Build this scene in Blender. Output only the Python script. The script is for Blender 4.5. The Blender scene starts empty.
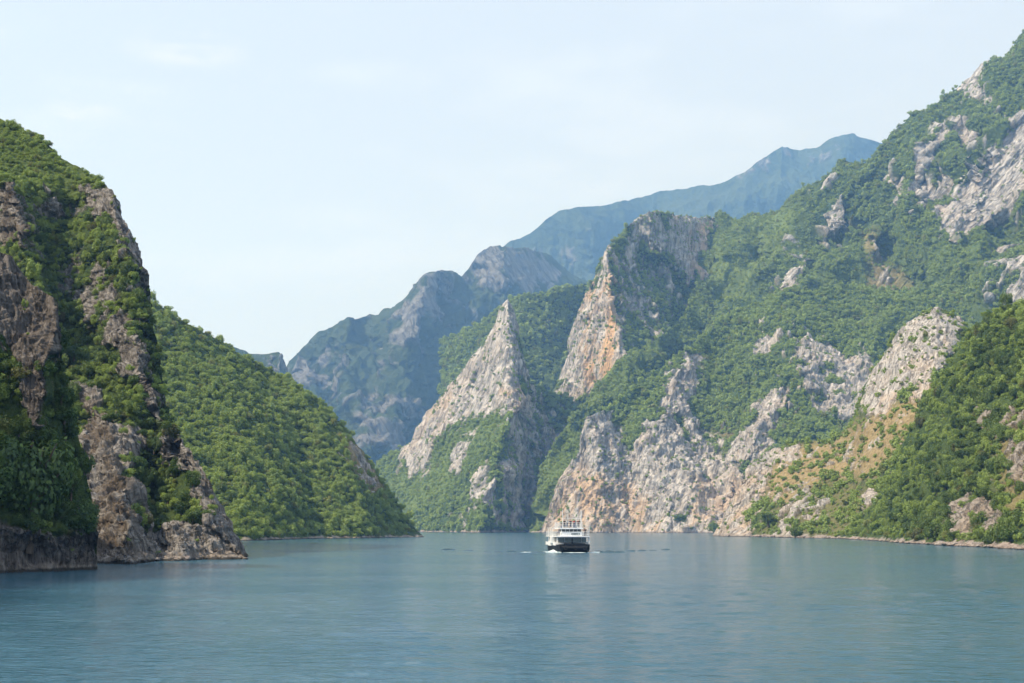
import bpy, bmesh, math, random
import numpy as np
from mathutils import Vector, Matrix, Euler

random.seed(7)
RNG = np.random.default_rng(11)
scene = bpy.context.scene
COL = scene.collection
R_ = math.radians

# ------------------------------------------------------------------ camera
CX, CY, F = 512.0, 341.5, 1422.0
HORIZON = 528.0
CAM_H = 5.0
PITCH = math.atan((HORIZON - CY) / F)
cam_d = bpy.data.cameras.new('camera')
cam = bpy.data.objects.new('camera', cam_d)
COL.objects.link(cam)
cam.location = (0, 0, CAM_H)
cam.rotation_euler = (math.pi / 2 + PITCH, 0, 0)
cam_d.sensor_width = 36.0
cam_d.lens = F * 36.0 / 1024.0
cam_d.clip_start = 0.5
cam_d.clip_end = 60000
scene.camera = cam

# ------------------------------------------------------------------ light
SUN = Vector((-0.62, -0.27, 0.735)).normalized()          # towards the sun
SUN_EL = math.asin(SUN.z)
SUN_AZ = math.atan2(SUN.x, SUN.y)
world = bpy.data.worlds.new('World')
scene.world = world
world.use_nodes = True
wn, wl = world.node_tree.nodes, world.node_tree.links
bg = wn['Background']
sky = wn.new('ShaderNodeTexSky')
sky.sky_type = 'NISHITA'
sky.sun_disc = False
sky.sun_elevation = SUN_EL
sky.sun_rotation = SUN_AZ
sky.altitude = 200
sky.air_density = 1.0
sky.dust_density = 1.5
sky.ozone_density = 1.5
# thin high veil of summer haze over the blue, a little uneven
tcw = wn.new('ShaderNodeTexCoord')
mpw = wn.new('ShaderNodeMapping'); mpw.inputs['Scale'].default_value = (1, 1, 3.5)
wl.new(tcw.outputs['Generated'], mpw.inputs[0])
nzw = wn.new('ShaderNodeTexNoise'); nzw.inputs['Scale'].default_value = 7; nzw.inputs['Detail'].default_value = 5
wl.new(mpw.outputs[0], nzw.inputs['Vector'])
mrw = wn.new('ShaderNodeMapRange'); mrw.interpolation_type = 'SMOOTHSTEP'
mrw.inputs[1].default_value = 0.48; mrw.inputs[2].default_value = 0.72; mrw.inputs[3].default_value = 0.80; mrw.inputs[4].default_value = 0.93
wl.new(nzw.outputs[0], mrw.inputs[0])
mxw = wn.new('ShaderNodeMix'); mxw.data_type = 'RGBA'
wl.new(mrw.outputs[0], mxw.inputs[0]); wl.new(sky.outputs[0], mxw.inputs[6])
mxw.inputs[7].default_value = (5.45, 6.12, 7.15, 1)
# two faint fair-weather wisps high on the left
def sky_dir(px, py):
    v = Vector((px - CX, F * math.cos(PITCH) - (CY - py) * math.sin(PITCH), F * math.sin(PITCH) + (CY - py) * math.cos(PITCH)))
    return v.normalized()
nzc = wn.new('ShaderNodeTexNoise'); nzc.inputs['Scale'].default_value = 26; nzc.inputs['Detail'].default_value = 6
wl.new(mpw.outputs[0], nzc.inputs['Vector'])
wisp = None
for px_, py_, rad in ((185, 50, 3.0), (85, 112, 1.9)):
    sub = wn.new('ShaderNodeVectorMath'); sub.operation = 'SUBTRACT'; wl.new(tcw.outputs['Generated'], sub.inputs[0]); sub.inputs[1].default_value = sky_dir(px_, py_)
    sc_ = wn.new('ShaderNodeVectorMath'); sc_.operation = 'MULTIPLY'; wl.new(sub.outputs[0], sc_.inputs[0]); sc_.inputs[1].default_value = (1, 1, 3)
    ln = wn.new('ShaderNodeVectorMath'); ln.operation = 'LENGTH'; wl.new(sc_.outputs[0], ln.inputs[0])
    mr = wn.new('ShaderNodeMapRange'); mr.interpolation_type = 'SMOOTHSTEP'; wl.new(ln.outputs['Value'], mr.inputs[0])
    mr.inputs[1].default_value = 0.0; mr.inputs[2].default_value = math.radians(rad); mr.inputs[3].default_value = 1.0; mr.inputs[4].default_value = 0.0
    if wisp is None: wisp = mr.outputs[0]
    else:
        ad = wn.new('ShaderNodeMath'); ad.operation = 'MAXIMUM'; wl.new(wisp, ad.inputs[0]); wl.new(mr.outputs[0], ad.inputs[1]); wisp = ad.outputs[0]
mrc = wn.new('ShaderNodeMapRange'); mrc.interpolation_type = 'SMOOTHSTEP'
mrc.inputs[1].default_value = 0.35; mrc.inputs[2].default_value = 0.65; mrc.inputs[3].default_value = 0.0; mrc.inputs[4].default_value = 0.55
wl.new(nzc.outputs[0], mrc.inputs[0])
mlc = wn.new('ShaderNodeMath'); mlc.operation = 'MULTIPLY'; wl.new(wisp, mlc.inputs[0]); wl.new(mrc.outputs[0], mlc.inputs[1])
mxc = wn.new('ShaderNodeMix'); mxc.data_type = 'RGBA'
wl.new(mlc.outputs[0], mxc.inputs[0]); wl.new(mxw.outputs[2], mxc.inputs[6]); mxc.inputs[7].default_value = (6.9, 7.1, 7.4, 1)
wl.new(mxc.outputs[2], bg.inputs[0])
bg.inputs[1].default_value = 0.12

sd = bpy.data.lights.new('sun', 'SUN')
sd.energy = 5.0
sd.angle = R_(1.2)
sd.color = (1.0, 0.95, 0.86)
sun = bpy.data.objects.new('sun', sd)
COL.objects.link(sun)
sun.rotation_euler = (-SUN).to_track_quat('-Z', 'Y').to_euler()

vs = scene.view_settings
vs.view_transform = 'Standard'
vs.look = 'None'
vs.exposure = 0.35
vs.gamma = 1.0
vs.use_curve_mapping = False
cy = scene.cycles
cy.max_bounces = 6
cy.diffuse_bounces = 3
cy.glossy_bounces = 3
cy.transmission_bounces = 2
cy.volume_bounces = 1
cy.transparent_max_bounces = 6
cy.caustics_reflective = False
cy.caustics_refractive = False
cy.use_denoising = True

HAZE_DENSITY = 1.2e-4
HAZE_COLOR = (0.27, 0.53, 1.0)

# ------------------------------------------------------------------ helpers
def tag(o, label=None, cat=None, group=None, kind=None):
    if label: o['label'] = label
    if cat: o['category'] = cat
    if group: o['group'] = group
    if kind: o['kind'] = kind
    return o

def empty(name, loc, rz=0.0):
    o = bpy.data.objects.new(name, None)
    COL.objects.link(o)
    o.location = loc
    o.rotation_euler = (0, 0, rz)
    o.empty_display_size = 0.5
    return o

def link(name, me, mat=None, parent=None):
    o = bpy.data.objects.new(name, me)
    COL.objects.link(o)
    if mat is not None:
        me.materials.clear()
        me.materials.append(mat)
    if parent is not None:
        o.parent = parent
    return o

def grid_mesh(name, P, nr, nc, attrs=None, flip=False):
    """P is (nr*nc,3), row-major."""
    me = bpy.data.meshes.new(name)
    idx = np.arange(nr * nc, dtype=np.int32).reshape(nr, nc)
    a, b, c, d = idx[:-1, :-1], idx[:-1, 1:], idx[1:, 1:], idx[1:, :-1]
    q = np.stack([a, b, c, d], -1).reshape(-1, 4)
    if flip: q = q[:, ::-1]
    fill_mesh(me, P, q)
    if attrs:
        for k, v in attrs.items():
            at = me.attributes.new(k, 'FLOAT', 'POINT')
            at.data.foreach_set('value', np.ascontiguousarray(v, dtype=np.float32))
    return me

def fill_mesh(me, P, faces):
    faces = np.ascontiguousarray(faces, dtype=np.int32)
    nf, k = faces.shape
    me.vertices.add(len(P))
    me.vertices.foreach_set('co', np.ascontiguousarray(P, dtype=np.float32).ravel())
    me.loops.add(nf * k)
    me.loops.foreach_set('vertex_index', faces.ravel())
    me.polygons.add(nf)
    me.polygons.foreach_set('loop_start', np.arange(0, nf * k, k, dtype=np.int32))
    me.update(calc_edges=True)
    me.validate()
    me.shade_smooth()

# gradient noise ----------------------------------------------------
_perm = np.random.default_rng(3).permutation(256).astype(np.int32)
_perm = np.concatenate([_perm, _perm, _perm])
_g = np.random.default_rng(4).normal(size=(256, 3)).astype(np.float32)
_g /= np.linalg.norm(_g, axis=1, keepdims=True)

def perlin(P, seed=0):
    P = np.asarray(P, dtype=np.float64) + seed * 17.37
    i = np.floor(P).astype(np.int64)
    f = (P - i).astype(np.float32)
    i = (i & 255).astype(np.int32)
    u = f * f * f * (f * (f * 6 - 15) + 10)
    out = 0
    for dx in (0, 1):
        wx = u[:, 0] if dx else 1 - u[:, 0]
        px = _perm[(i[:, 0] + dx) & 255]
        for dy in (0, 1):
            wy = u[:, 1] if dy else 1 - u[:, 1]
            py = _perm[px + ((i[:, 1] + dy) & 255)]
            for dz in (0, 1):
                wz = u[:, 2] if dz else 1 - u[:, 2]
                h = _perm[py + ((i[:, 2] + dz) & 255)]
                g = _g[h]
                d = g[:, 0] * (f[:, 0] - dx) + g[:, 1] * (f[:, 1] - dy) + g[:, 2] * (f[:, 2] - dz)
                out = out + wx * wy * wz * d
    return out * 1.5

def fbm(P, octaves=4, seed=0, gain=0.5, lac=2.03, ridged=False):
    s, a, tot = 0, 1.0, 0.0
    for o in range(octaves):
        n = perlin(P * (lac ** o), seed + o * 3)
        if ridged: n = 1 - 2 * np.abs(n)
        s = s + a * n
        tot += a
        a *= gain
    return s / tot

def smooth(x, a, b):
    t = np.clip((x - a) / (b - a), 0, 1)
    return t * t * (3 - 2 * t)

# pixel geometry of the photograph -> points in the world -------------
cp, sp = math.cos(PITCH), math.sin(PITCH)

def ray_point(px, py, Y):
    v = CY - py
    y = F * cp - v * sp
    z = F * sp + v * cp
    k = Y / y
    return np.stack([(px - CX) * k, np.broadcast_to(Y, np.shape(k)), CAM_H + z * k], -1)

def water_py(Y):
    s = -CAM_H / Y
    v = F * (s * cp - sp) / (cp + s * sp)
    return CY - v

def poly_sdf(px, py, poly):
    """signed distance in pixels, positive inside"""
    pts = np.array(poly, dtype=np.float32)
    n = len(pts)
    inside = np.zeros(px.shape, bool)
    d2 = np.full(px.shape, 1e12, np.float32)
    for k in range(n):
        ax, ay = pts[k]
        bx, by = pts[(k + 1) % n]
        if ay != by:
            c = ((ay > py) != (by > py)) & (px < (bx - ax) * (py - ay) / (by - ay) + ax)
            inside ^= c
        ex, ey = bx - ax, by - ay
        t = np.clip(((px - ax) * ex + (py - ay) * ey) / (ex * ex + ey * ey + 1e-9), 0, 1)
        d2 = np.minimum(d2, (px - ax - t * ex) ** 2 + (py - ay - t * ey) ** 2)
    return np.where(inside, 1, -1) * np.sqrt(d2)

def line_dist(px, py, pts):
    """distance to a polyline; sign = side (negative: to the left in the picture for a line drawn downwards)"""
    best = np.full(px.shape, 1e12, np.float32)
    side = np.ones(px.shape, np.float32)
    for k in range(len(pts) - 1):
        ax, ay = pts[k]
        bx, by = pts[k + 1]
        ex, ey = bx - ax, by - ay
        t = np.clip(((px - ax) * ex + (py - ay) * ey) / (ex * ex + ey * ey + 1e-9), 0, 1)
        d = (px - ax - t * ex) ** 2 + (py - ay - t * ey) ** 2
        m = d < best
        best = np.where(m, d, best)
        cr = ex * (py - ay) - ey * (px - ax)
        side = np.where(m, np.where(cr > 0, -1.0, 1.0), side)
    return np.sqrt(best), side

# ------------------------------------------------------------------ materials
def nt(mat):
    mat.use_nodes = True
    t = mat.node_tree
    return t, t.nodes, t.links

class NB:
    """small node builder"""
    def __init__(s, mat):
        s.t, s.n, s.l = nt(mat)
        s.bsdf = s.n.get('Principled BSDF')
        s.out = s.n.get('Material Output')
    def new(s, typ, **kw):
        n = s.n.new(typ)
        for k, v in kw.items(): setattr(n, k, v)
        return n
    def set(s, sock, v):
        if hasattr(v, 'is_output') or isinstance(v, bpy.types.NodeSocket): s.l.new(v, sock)
        else: sock.default_value = v
    def math(s, op, a, b=0.0, c=None, clamp=False):
        n = s.new('ShaderNodeMath', operation=op, use_clamp=clamp)
        s.set(n.inputs[0], a); s.set(n.inputs[1], b)
        if c is not None: s.set(n.inputs[2], c)
        return n.outputs[0]
    def mix(s, f, a, b, blend='MIX'):
        n = s.new('ShaderNodeMix', data_type='RGBA', blend_type=blend)
        s.set(n.inputs[0], f); s.set(n.inputs[6], a); s.set(n.inputs[7], b)
        return n.outputs[2]
    def noise(s, vec, scale, detail=4, rough=0.55, dist=0.0):
        n = s.new('ShaderNodeTexNoise')
        s.set(n.inputs['Vector'], vec)
        n.inputs['Scale'].default_value = scale
        n.inputs['Detail'].default_value = detail
        n.inputs['Roughness'].default_value = rough
        n.inputs['Distortion'].default_value = dist
        return n.outputs[0]
    def ramp(s, f, a, b, lo=0.0, hi=1.0):
        n = s.new('ShaderNodeMapRange', interpolation_type='SMOOTHSTEP')
        s.set(n.inputs[0], f)
        n.inputs[1].default_value = a; n.inputs[2].default_value = b
        n.inputs[3].default_value = lo; n.inputs[4].default_value = hi
        return n.outputs[0]
    def mapping(s, vec, scale=(1, 1, 1), rot=(0, 0, 0)):
        n = s.new('ShaderNodeMapping')
        s.set(n.inputs['Vector'], vec)
        n.inputs['Scale'].default_value = scale
        n.inputs['Rotation'].default_value = rot
        return n.outputs[0]
    def attr(s, name, typ='GEOMETRY'):
        n = s.new('ShaderNodeAttribute', attribute_name=name, attribute_type=typ)
        return n

def C4(c): return (c[0], c[1], c[2], 1.0)

def terrain_mat(name, unit, pale, dark, stain, veg1, veg2, tilt=0.5, stain_amt=0.5, bump=1.0):
    m = bpy.data.materials.new(name)
    b = NB(m)
    pos = b.new('ShaderNodeNewGeometry').outputs['Position']
    rock = b.attr('rock').outputs['Fac']
    dry = b.attr('dry').outputs['Fac']
    grass = b.attr('grass').outputs['Fac']
    shore = b.attr('shore').outputs['Fac']
    vr = b.new('ShaderNodeVectorRotate', rotation_type='Y_AXIS')
    b.set(vr.inputs['Vector'], pos); vr.inputs['Angle'].default_value = tilt
    q = vr.outputs[0]
    fl = b.mapping(q, (1, 1, 0.20))
    bed = b.mapping(q, (0.25, 0.25, 1.0))
    n1 = b.noise(fl, 1.3 / unit, 6, 0.62)
    n2 = b.noise(fl, 6.0 / unit, 6, 0.68, 0.3)
    n3 = b.noise(pos, 0.5 / unit, 3, 0.5)
    n4 = b.noise(bed, 3.6 / unit, 5, 0.65, 0.5)
    n5 = b.noise(b.mapping(q, (1, 1, 0.12)), 3.0 / unit, 4, 0.6, 0.8)
    rc = b.mix(b.ramp(n2, 0.34, 0.66), C4(dark), C4(pale))
    rc = b.mix(b.math('MULTIPLY', b.ramp(n1, 0.52, 0.72), stain_amt * 0.8), rc, C4(stain))
    rc = b.mix(b.math('MULTIPLY', b.ramp(n3, 0.5, 0.68), stain_amt * 0.5), rc, C4(stain))
    wm = b.attr('warm').outputs['Fac']
    rc = b.mix(b.math('MULTIPLY', wm, b.ramp(n1, 0.38, 0.58)), rc, C4([stain[0] * 1.08, stain[1], stain[2] * 0.85]))
    rc = b.mix(b.ramp(n4, 0.58, 0.76, 0, 0.5), rc, C4([x * 0.6 for x in dark]))
    # grey water streaks and long cracks down the fall of the rock
    rc = b.mix(b.ramp(n5, 0.60, 0.72, 0, 0.5), rc, C4([x * 0.75 for x in dark]))
    ck = b.ramp(b.math('ABSOLUTE', b.math('SUBTRACT', n5, 0.48)), 0.0, 0.035)
    rc = b.mix(b.math('MULTIPLY', b.math('SUBTRACT', 1.0, ck), 0.55), rc, C4([x * 0.45 for x in dark]))
    # living ground: leafy scrub
    v1 = b.noise(pos, 6 / unit, 5, 0.7)
    v2 = b.noise(pos, 0.9 / unit, 3, 0.5)
    vc = b.mix(b.ramp(v1, 0.35, 0.68), C4(veg1), C4(veg2))
    vc = b.mix(b.ramp(v2, 0.4, 0.65, 0, 0.45), vc, C4([veg2[0] * 1.3, veg2[1] * 1.15, veg2[2]]))
    gc = b.mix(b.ramp(v1, 0.3, 0.7), (0.085, 0.13, 0.032, 1), (0.15, 0.19, 0.052, 1))
    vc = b.mix(grass, vc, gc)
    dc = b.mix(b.ramp(v1, 0.3, 0.7), (0.19, 0.145, 0.07, 1), (0.37, 0.28, 0.15, 1))
    vc = b.mix(dry, vc, dc)
    col = b.mix(rock, vc, rc)
    # bare band above the water, left by the changing level of the lake
    sh = b.mix(b.ramp(n2, 0.3, 0.7), (0.15, 0.125, 0.105, 1), (0.38, 0.33, 0.285, 1))
    col = b.mix(shore, col, sh)
    z = b.new('ShaderNodeSeparateXYZ'); b.set(z.inputs[0], pos)
    wet = b.ramp(b.math('ADD', z.outputs[2], b.math('MULTIPLY', n2, 0.5)), 0.45, 0.8, 1.0, 0.0)
    col = b.mix(wet, col, (0.045, 0.04, 0.033, 1))
    b.set(b.bsdf.inputs['Base Color'], col)
    b.bsdf.inputs['Roughness'].default_value = 0.92
    b.bsdf.inputs['Specular IOR Level'].default_value = 0.15
    hgt = b.math('ADD', b.math('MULTIPLY', n2, 0.7), b.math('MULTIPLY', n4, 0.5))
    hgt = b.math('ADD', hgt, b.math('MULTIPLY', ck, 0.25))
    hv = b.math('MULTIPLY', v1, 1.0)
    mh = b.new('ShaderNodeMix', data_type='FLOAT')
    b.set(mh.inputs[0], rock); b.set(mh.inputs[2], hv); b.set(mh.inputs[3], hgt)
    bp = b.new('ShaderNodeBump')
    bp.inputs['Strength'].default_value = 1.0
    bp.inputs['Distance'].default_value = 0.12 * unit * bump
    b.set(bp.inputs['Height'], mh.outputs[0])
    b.set(b.bsdf.inputs['Normal'], bp.outputs[0])
    return m

def foliage_mat(name, dark, mid, light, size=0.3):
    m = bpy.data.materials.new(name)
    b = NB(m)
    pos = b.new('ShaderNodeNewGeometry').outputs['Position']
    info = b.new('ShaderNodeObjectInfo')
    tint = b.math('ADD', b.attr('tint', 'INSTANCER').outputs['Fac'],
                  b.new('ShaderNodeSeparateColor').outputs[0])
    sep = tint.node.inputs[1].links[0].from_node
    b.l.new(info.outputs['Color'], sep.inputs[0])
    n = b.noise(pos, size, 3, 0.6)
    big = b.noise(pos, 0.02, 3, 0.6)
    c = b.mix(b.ramp(info.outputs['Random'], 0.0, 1.0), C4(dark), C4(mid))
    c = b.mix(b.ramp(n, 0.4, 0.75), c, C4(light))
    c = b.mix(b.ramp(big, 0.42, 0.7, 0, 0.35), c, C4([light[0] * 1.15, light[1] * 1.05, light[2]]))
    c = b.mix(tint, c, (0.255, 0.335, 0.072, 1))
    brown = b.math('GREATER_THAN', b.math('FRACT', b.math('MULTIPLY', info.outputs['Random'], 37.3)), 0.95)
    c = b.mix(b.math('MULTIPLY', brown, 0.45), c, (0.14, 0.085, 0.04, 1))
    d = b.new('ShaderNodeBsdfDiffuse'); b.set(d.inputs[0], c)
    t = b.new('ShaderNodeBsdfTranslucent'); b.set(t.inputs[0], c)
    g = b.new('ShaderNodeBsdfGlossy'); g.inputs['Roughness'].default_value = 0.5
    g.inputs[0].default_value = (0.8, 0.9, 0.8, 1)
    mx = b.new('ShaderNodeMixShader'); mx.inputs[0].default_value = 0.30
    b.l.new(d.outputs[0], mx.inputs[1]); b.l.new(t.outputs[0], mx.inputs[2])
    mg = b.new('ShaderNodeMixShader'); mg.inputs[0].default_value = 0.03
    b.l.new(mx.outputs[0], mg.inputs[1]); b.l.new(g.outputs[0], mg.inputs[2])
    b.n.remove(b.bsdf)
    b.l.new(mg.outputs[0], b.out.inputs['Surface'])
    return m

def plain(name, col, rough=0.5, metal=0.0, var=0.12, scale=2.0):
    m = bpy.data.materials.new(name)
    b = NB(m)
    tc = b.new('ShaderNodeTexCoord').outputs['Object']
    n = b.noise(tc, scale, 4, 0.6)
    c = b.mix(b.ramp(n, 0.3, 0.7), C4([x * (1 - var) for x in col]), C4([min(1, x * (1 + var * 0.5)) for x in col]))
    b.set(b.bsdf.inputs['Base Color'], c)
    b.bsdf.inputs['Roughness'].default_value = rough
    b.bsdf.inputs['Metallic'].default_value = metal
    return m

M_BARK = plain('bark', (0.13, 0.10, 0.075), 0.9, var=0.4, scale=6)
M_LEAF = foliage_mat('leaves', (0.022, 0.056, 0.014), (0.066, 0.122, 0.024), (0.118, 0.172, 0.032))
M_LEAF_NEAR = foliage_mat('leaves_broad', (0.028, 0.066, 0.018), (0.060, 0.118, 0.028), (0.120, 0.190, 0.038), 0.7)

# ------------------------------------------------------------------ water surface
def water_height(x, y):
    """own wake of the vessel the photograph was taken from, and wind ripple"""
    P = np.stack([x, y, np.zeros_like(x)], -1)
    def near(a, b_): return 1 - smooth(y, a, b_)
    h = 0.045 * perlin(P * np.array([0.10, 0.42, 1]), 21)
    h = h + 0.050 * perlin(P * np.array([0.30, 0.62, 1]) + 5.0, 22) * near(200, 520)
    h = h + 0.034 * perlin(P * np.array([0.85, 1.15, 1]), 23) * near(110, 270)
    h = h + 0.016 * perlin(P * np.array([1.9, 2.1, 1]), 27) * near(70, 150)
    h = h * (0.85 + 1.0 * np.clip(perlin(P * np.array([0.018, 0.012, 1]), 28) + 0.3, 0, 1))
    # long crests lying across the view on the left of the centre
    c = np.exp(-((x + 0.055 * y + 1.0) / (0.06 * y + 1.0)) ** 2) * smooth(y, 44, 52) * (1 - smooth(y, 95, 150))
    wob = 2.2 * perlin(P * np.array([0.07, 0.02, 1]), 24)
    ph = (y + wob + 0.10 * x) * (2 * math.pi / 3.8)
    cr = np.sin(ph) + 0.4 * np.sin(2 * ph + 0.6)
    h = h + 0.05 * c * cr * (0.5 + 0.7 * perlin(P * np.array([0.16, 0.05, 1]), 25))
    # diagonal train near the right edge
    c2 = smooth(x - 0.22 * y, 0, 12) * smooth(y, 44, 60) * (1 - smooth(y, 110, 220))
    h = h + 0.025 * c2 * np.sin((y * 0.75 + 0.9 * x) * (2 * math.pi / 3.4) + 2 * perlin(P * 0.1, 26))
    return h

def water_mat():
    m = bpy.data.materials.new('lake_water')
    b = NB(m)
    pos = b.new('ShaderNodeNewGeometry').outputs['Position']
    a = b.noise(b.mapping(pos, (0.55, 1.3, 1)), 1.1, 4, 0.6)
    c = b.noise(b.mapping(pos, (0.6, 1.2, 1)), 4.2, 4, 0.6)
    d = b.noise(b.mapping(pos, (0.02, 0.05, 1)), 0.6, 3, 0.5)
    h = b.math('ADD', b.math('MULTIPLY', a, 0.28), b.math('MULTIPLY', c, 0.07))
    h = b.math('MULTIPLY', h, b.ramp(d, 0.35, 0.65, 0.45, 1.2))
    bp = b.new('ShaderNodeBump'); bp.inputs['Strength'].default_value = 1.0
    bp.inputs['Distance'].default_value = 1.0
    b.set(bp.inputs['Height'], h)
    b.set(b.bsdf.inputs['Normal'], bp.outputs[0])
    b.bsdf.inputs['Base Color'].default_value = (0.031, 0.106, 0.160, 1)
    b.bsdf.inputs['Roughness'].default_value = 0.10
    b.bsdf.inputs['IOR'].default_value = 1.33
    return m
M_WATER = water_mat()
M_WATER_SHADED = water_mat()  # shaded copy for the wake; dark crest faces put into its colour

def build_water():
    pys = np.concatenate([np.arange(760, 545, -0.8), np.arange(545, 530.5, -0.4)])
    s = (CY - pys)
    yy = F * cp - s * sp
    zz = F * sp + s * cp
    Y = -CAM_H * yy / zz
    Y = np.concatenate([Y, [3500, 5000, 9000]])
    cols = np.arange(-420, 1450, 2.0)
    k = np.sqrt(1 + 0 * Y)
    X = (cols[None, :] - CX) / F * (Y[:, None] * 1.0)
    YY = np.broadcast_to(Y[:, None], X.shape)
    fade = 1 - smooth(Y, 250, 900)[:, None]
    Z = water_height(X.ravel(), YY.ravel()).reshape(X.shape) * fade
    P = np.stack([X, YY, Z], -1).reshape(-1, 3)
    n = len(P)
    idx = np.arange(n).reshape(X.shape)
    q = np.stack([idx[:-1, :-1], idx[:-1, 1:], idx[1:, 1:], idx[1:, :-1]], -1).reshape(-1, 4)
    y0 = Y[0]
    xl, xr = X[0, 0], X[0, -1]
    # the rest of the lake: beside and behind the camera, level
    ext = np.array([[-9000, -600, 0], [9000, -600, 0], [9000, y0, 0], [xr, y0, 0], [xl, y0, 0], [-9000, y0, 0],
                    [X[-1, 0], Y[-1], 0], [-9000, Y[-1], 0], [X[-1, -1], Y[-1], 0], [9000, Y[-1], 0]], float)
    P = np.concatenate([P, ext])
    q2 = np.array([[n, n + 1, n + 3, n + 4], [n + 4, n + 6, n + 7, n + 5], [n + 3, n + 2, n + 9, n + 8]])
    q3 = np.array([[n, n + 4, n + 5, n + 5], [n + 1, n + 2, n + 3, n + 3]])
    me = bpy.data.meshes.new('lake_water')
    fill_mesh(me, P, np.concatenate([q, q2]))
    o = link('lake_water', me, M_WATER)
    M_WATER_SHADED.node_tree.nodes['Principled BSDF'].inputs['Base Color'].default_value = (0.012, 0.045, 0.062, 1)
    tag(o, 'calm blue green lake water with soft ripples between the hills', 'water', kind='structure')
build_water()

# ------------------------------------------------------------------ terrain
LAYERS = []

class Layer: pass

def build_layer(name, label, cat, ridge, water, mat, unit, rocks=(), dry=(), grass=(), spurs=(), prof=1.0, dx=0.9,
                warm=(), gul=0.35, crest=0.35, foot_px=20, halo=0.40, fine_amp=0.12, amp_rock=1.0, amp_veg=1.0, tilt=0.4, ridge_jit=1.0, shore_h=1.6, seed=0, base_rock=0.0, back=0.45, rock_noise=0.50):
    L = Layer()
    rd = np.array(ridge, float)
    wt = np.array(water, float)
    x0, x1 = rd[0, 0], rd[-1, 0]
    cols = np.arange(x0, x1 + 0.01, dx)
    nc = len(cols)
    Rpy = np.interp(cols, rd[:, 0], rd[:, 1])
    Rd = np.interp(cols, rd[:, 0], rd[:, 2])
    Wd = np.interp(cols, wt[:, 0], wt[:, 1])
    Wpy = water_py(Wd)
    # broken skyline
    j = fbm(np.stack([cols / 26.0, np.full(nc, seed * 3.1), np.zeros(nc)], -1), 5, seed + 40, 0.62)
    h_px = np.maximum(Wpy - Rpy, 0.5)
    Rpy = Rpy + j * 7.0 * ridge_jit * np.clip(h_px / 40, 0, 1)
    h_px = np.maximum(Wpy - Rpy, 0.5)
    nr = int(np.max(h_px) / dx) + 2
    t = np.linspace(0, 1, nr)
    PX = np.broadcast_to(cols[None, :], (nr, nc)).ravel().astype(np.float32)
    PY = (Wpy[None, :] + t[:, None] * (Rpy - Wpy)[None, :]).ravel().astype(np.float32)
    T = np.broadcast_to(t[:, None], (nr, nc)).ravel()
    pr = t ** prof
    Y = (Wd[None, :] + pr[:, None] * (Rd - Wd)[None, :]).ravel()
    U0 = ray_point(PX, PY, Y) / unit
    wu = unit * F / float(np.mean(Wd))
    WX = PX + ((1.1 if unit > 40 else 0.65) * fbm(U0 * 0.35, 4, seed + 50, 0.55) * wu).astype(np.float32)
    WY = PY + (0.45 * fbm(U0 * 0.35, 4, seed + 51, 0.55) * wu).astype(np.float32)
    for pts, wl_, wr_, amt in spurs:
        d, side = line_dist(WX, WY, pts)
        w = np.where(side < 0, wl_, wr_)
        k = np.clip(1 - d / w, 0, 1)
        Y = Y - amt * (k * k * (3 - 2 * k) if unit > 40 else k ** 1.25)
    Pw = ray_point(PX, PY, Y)
    ct, st_ = math.cos(tilt), math.sin(tilt)
    def turned(Pw):
        # coordinates turned so that furrows lean
        return np.stack([Pw[:, 0] * ct + Pw[:, 2] * st_, Pw[:, 1], -Pw[:, 0] * st_ + Pw[:, 2] * ct], -1) / unit
    Q = turned(Pw)
    low = fbm(Q * np.array([0.8, 0.8, 0.2]), 4, seed + 18, 0.55, ridged=True)
    # masks -----------------------------------------------------------
    nz = fbm(Pw / unit * 0.55, 5, seed + 1, 0.62)
    nz2 = fbm(Q * np.array([1.7, 1.7, 0.4]), 4, seed + 7, 0.62)
    mixn = 0.55 * nz + 0.5 * nz2 + 0.34 * (low - low.mean()) + 0.05
    dens = np.full(PX.shape, base_rock, np.float32)
    for val, feather, poly in rocks:
        sdf = poly_sdf(WX * 0.5 + PX * 0.5, WY * 0.5 + PY * 0.5, poly)
        m = smooth(sdf + 7.0 * nz, -feather * 1.5, feather * 1.5)
        dens = np.maximum(dens, dens * (1 - m) + val * 0.9 * m)
        if halo: dens = np.maximum(dens, halo * val * smooth(sdf + 9.0 + 6.0 * nz, -11, 11))
    rock = smooth(dens + rock_noise * 2 * mixn, 0.44, 0.56)
    def soft(polys):
        a = np.zeros(PX.shape, np.float32)
        for val, feather, poly in polys:
            m = smooth(poly_sdf(PX, PY, poly) + 7.0 * nz + 4.0 * nz2, -feather, feather)
            a = np.maximum(a, val * m)
        return a
    dry_m, grass_m, warm_m = soft(dry), soft(grass), soft(warm)
    # relief ----------------------------------------------------------
    G = Pw.reshape(nr, nc, 3)
    def normals(G):
        du = np.gradient(G, axis=1)
        dv = np.gradient(G, axis=0)
        n = np.cross(du, dv)
        n /= np.linalg.norm(n, axis=-1, keepdims=True) + 1e-9
        return n
    N = normals(G).reshape(-1, 3)
    N[:, 1] -= 0.25
    N /= np.linalg.norm(N, axis=1, keepdims=True)
    def terr(v, k, sharp=0.22):
        q = v * k
        f = np.floor(q)
        return (f + smooth(q - f, 0.5 - sharp, 0.5 + sharp)) / k
    Qw = Q + 0.22 * fbm(Q * 0.6, 2, seed + 17)[:, None]
    flute = fbm(Qw * np.array([1.2, 1.2, 0.17]), 5, seed + 11, 0.6, ridged=True)
    crag = fbm(Q * np.array([0.6, 0.6, 0.3]), 5, seed + 12, 0.5)
    slab = perlin(Qw * np.array([1.0, 1.0, 0.33]), seed + 13)
    ledge = perlin(Qw * np.array([0.45, 0.45, 1.5]), seed + 15)
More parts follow.
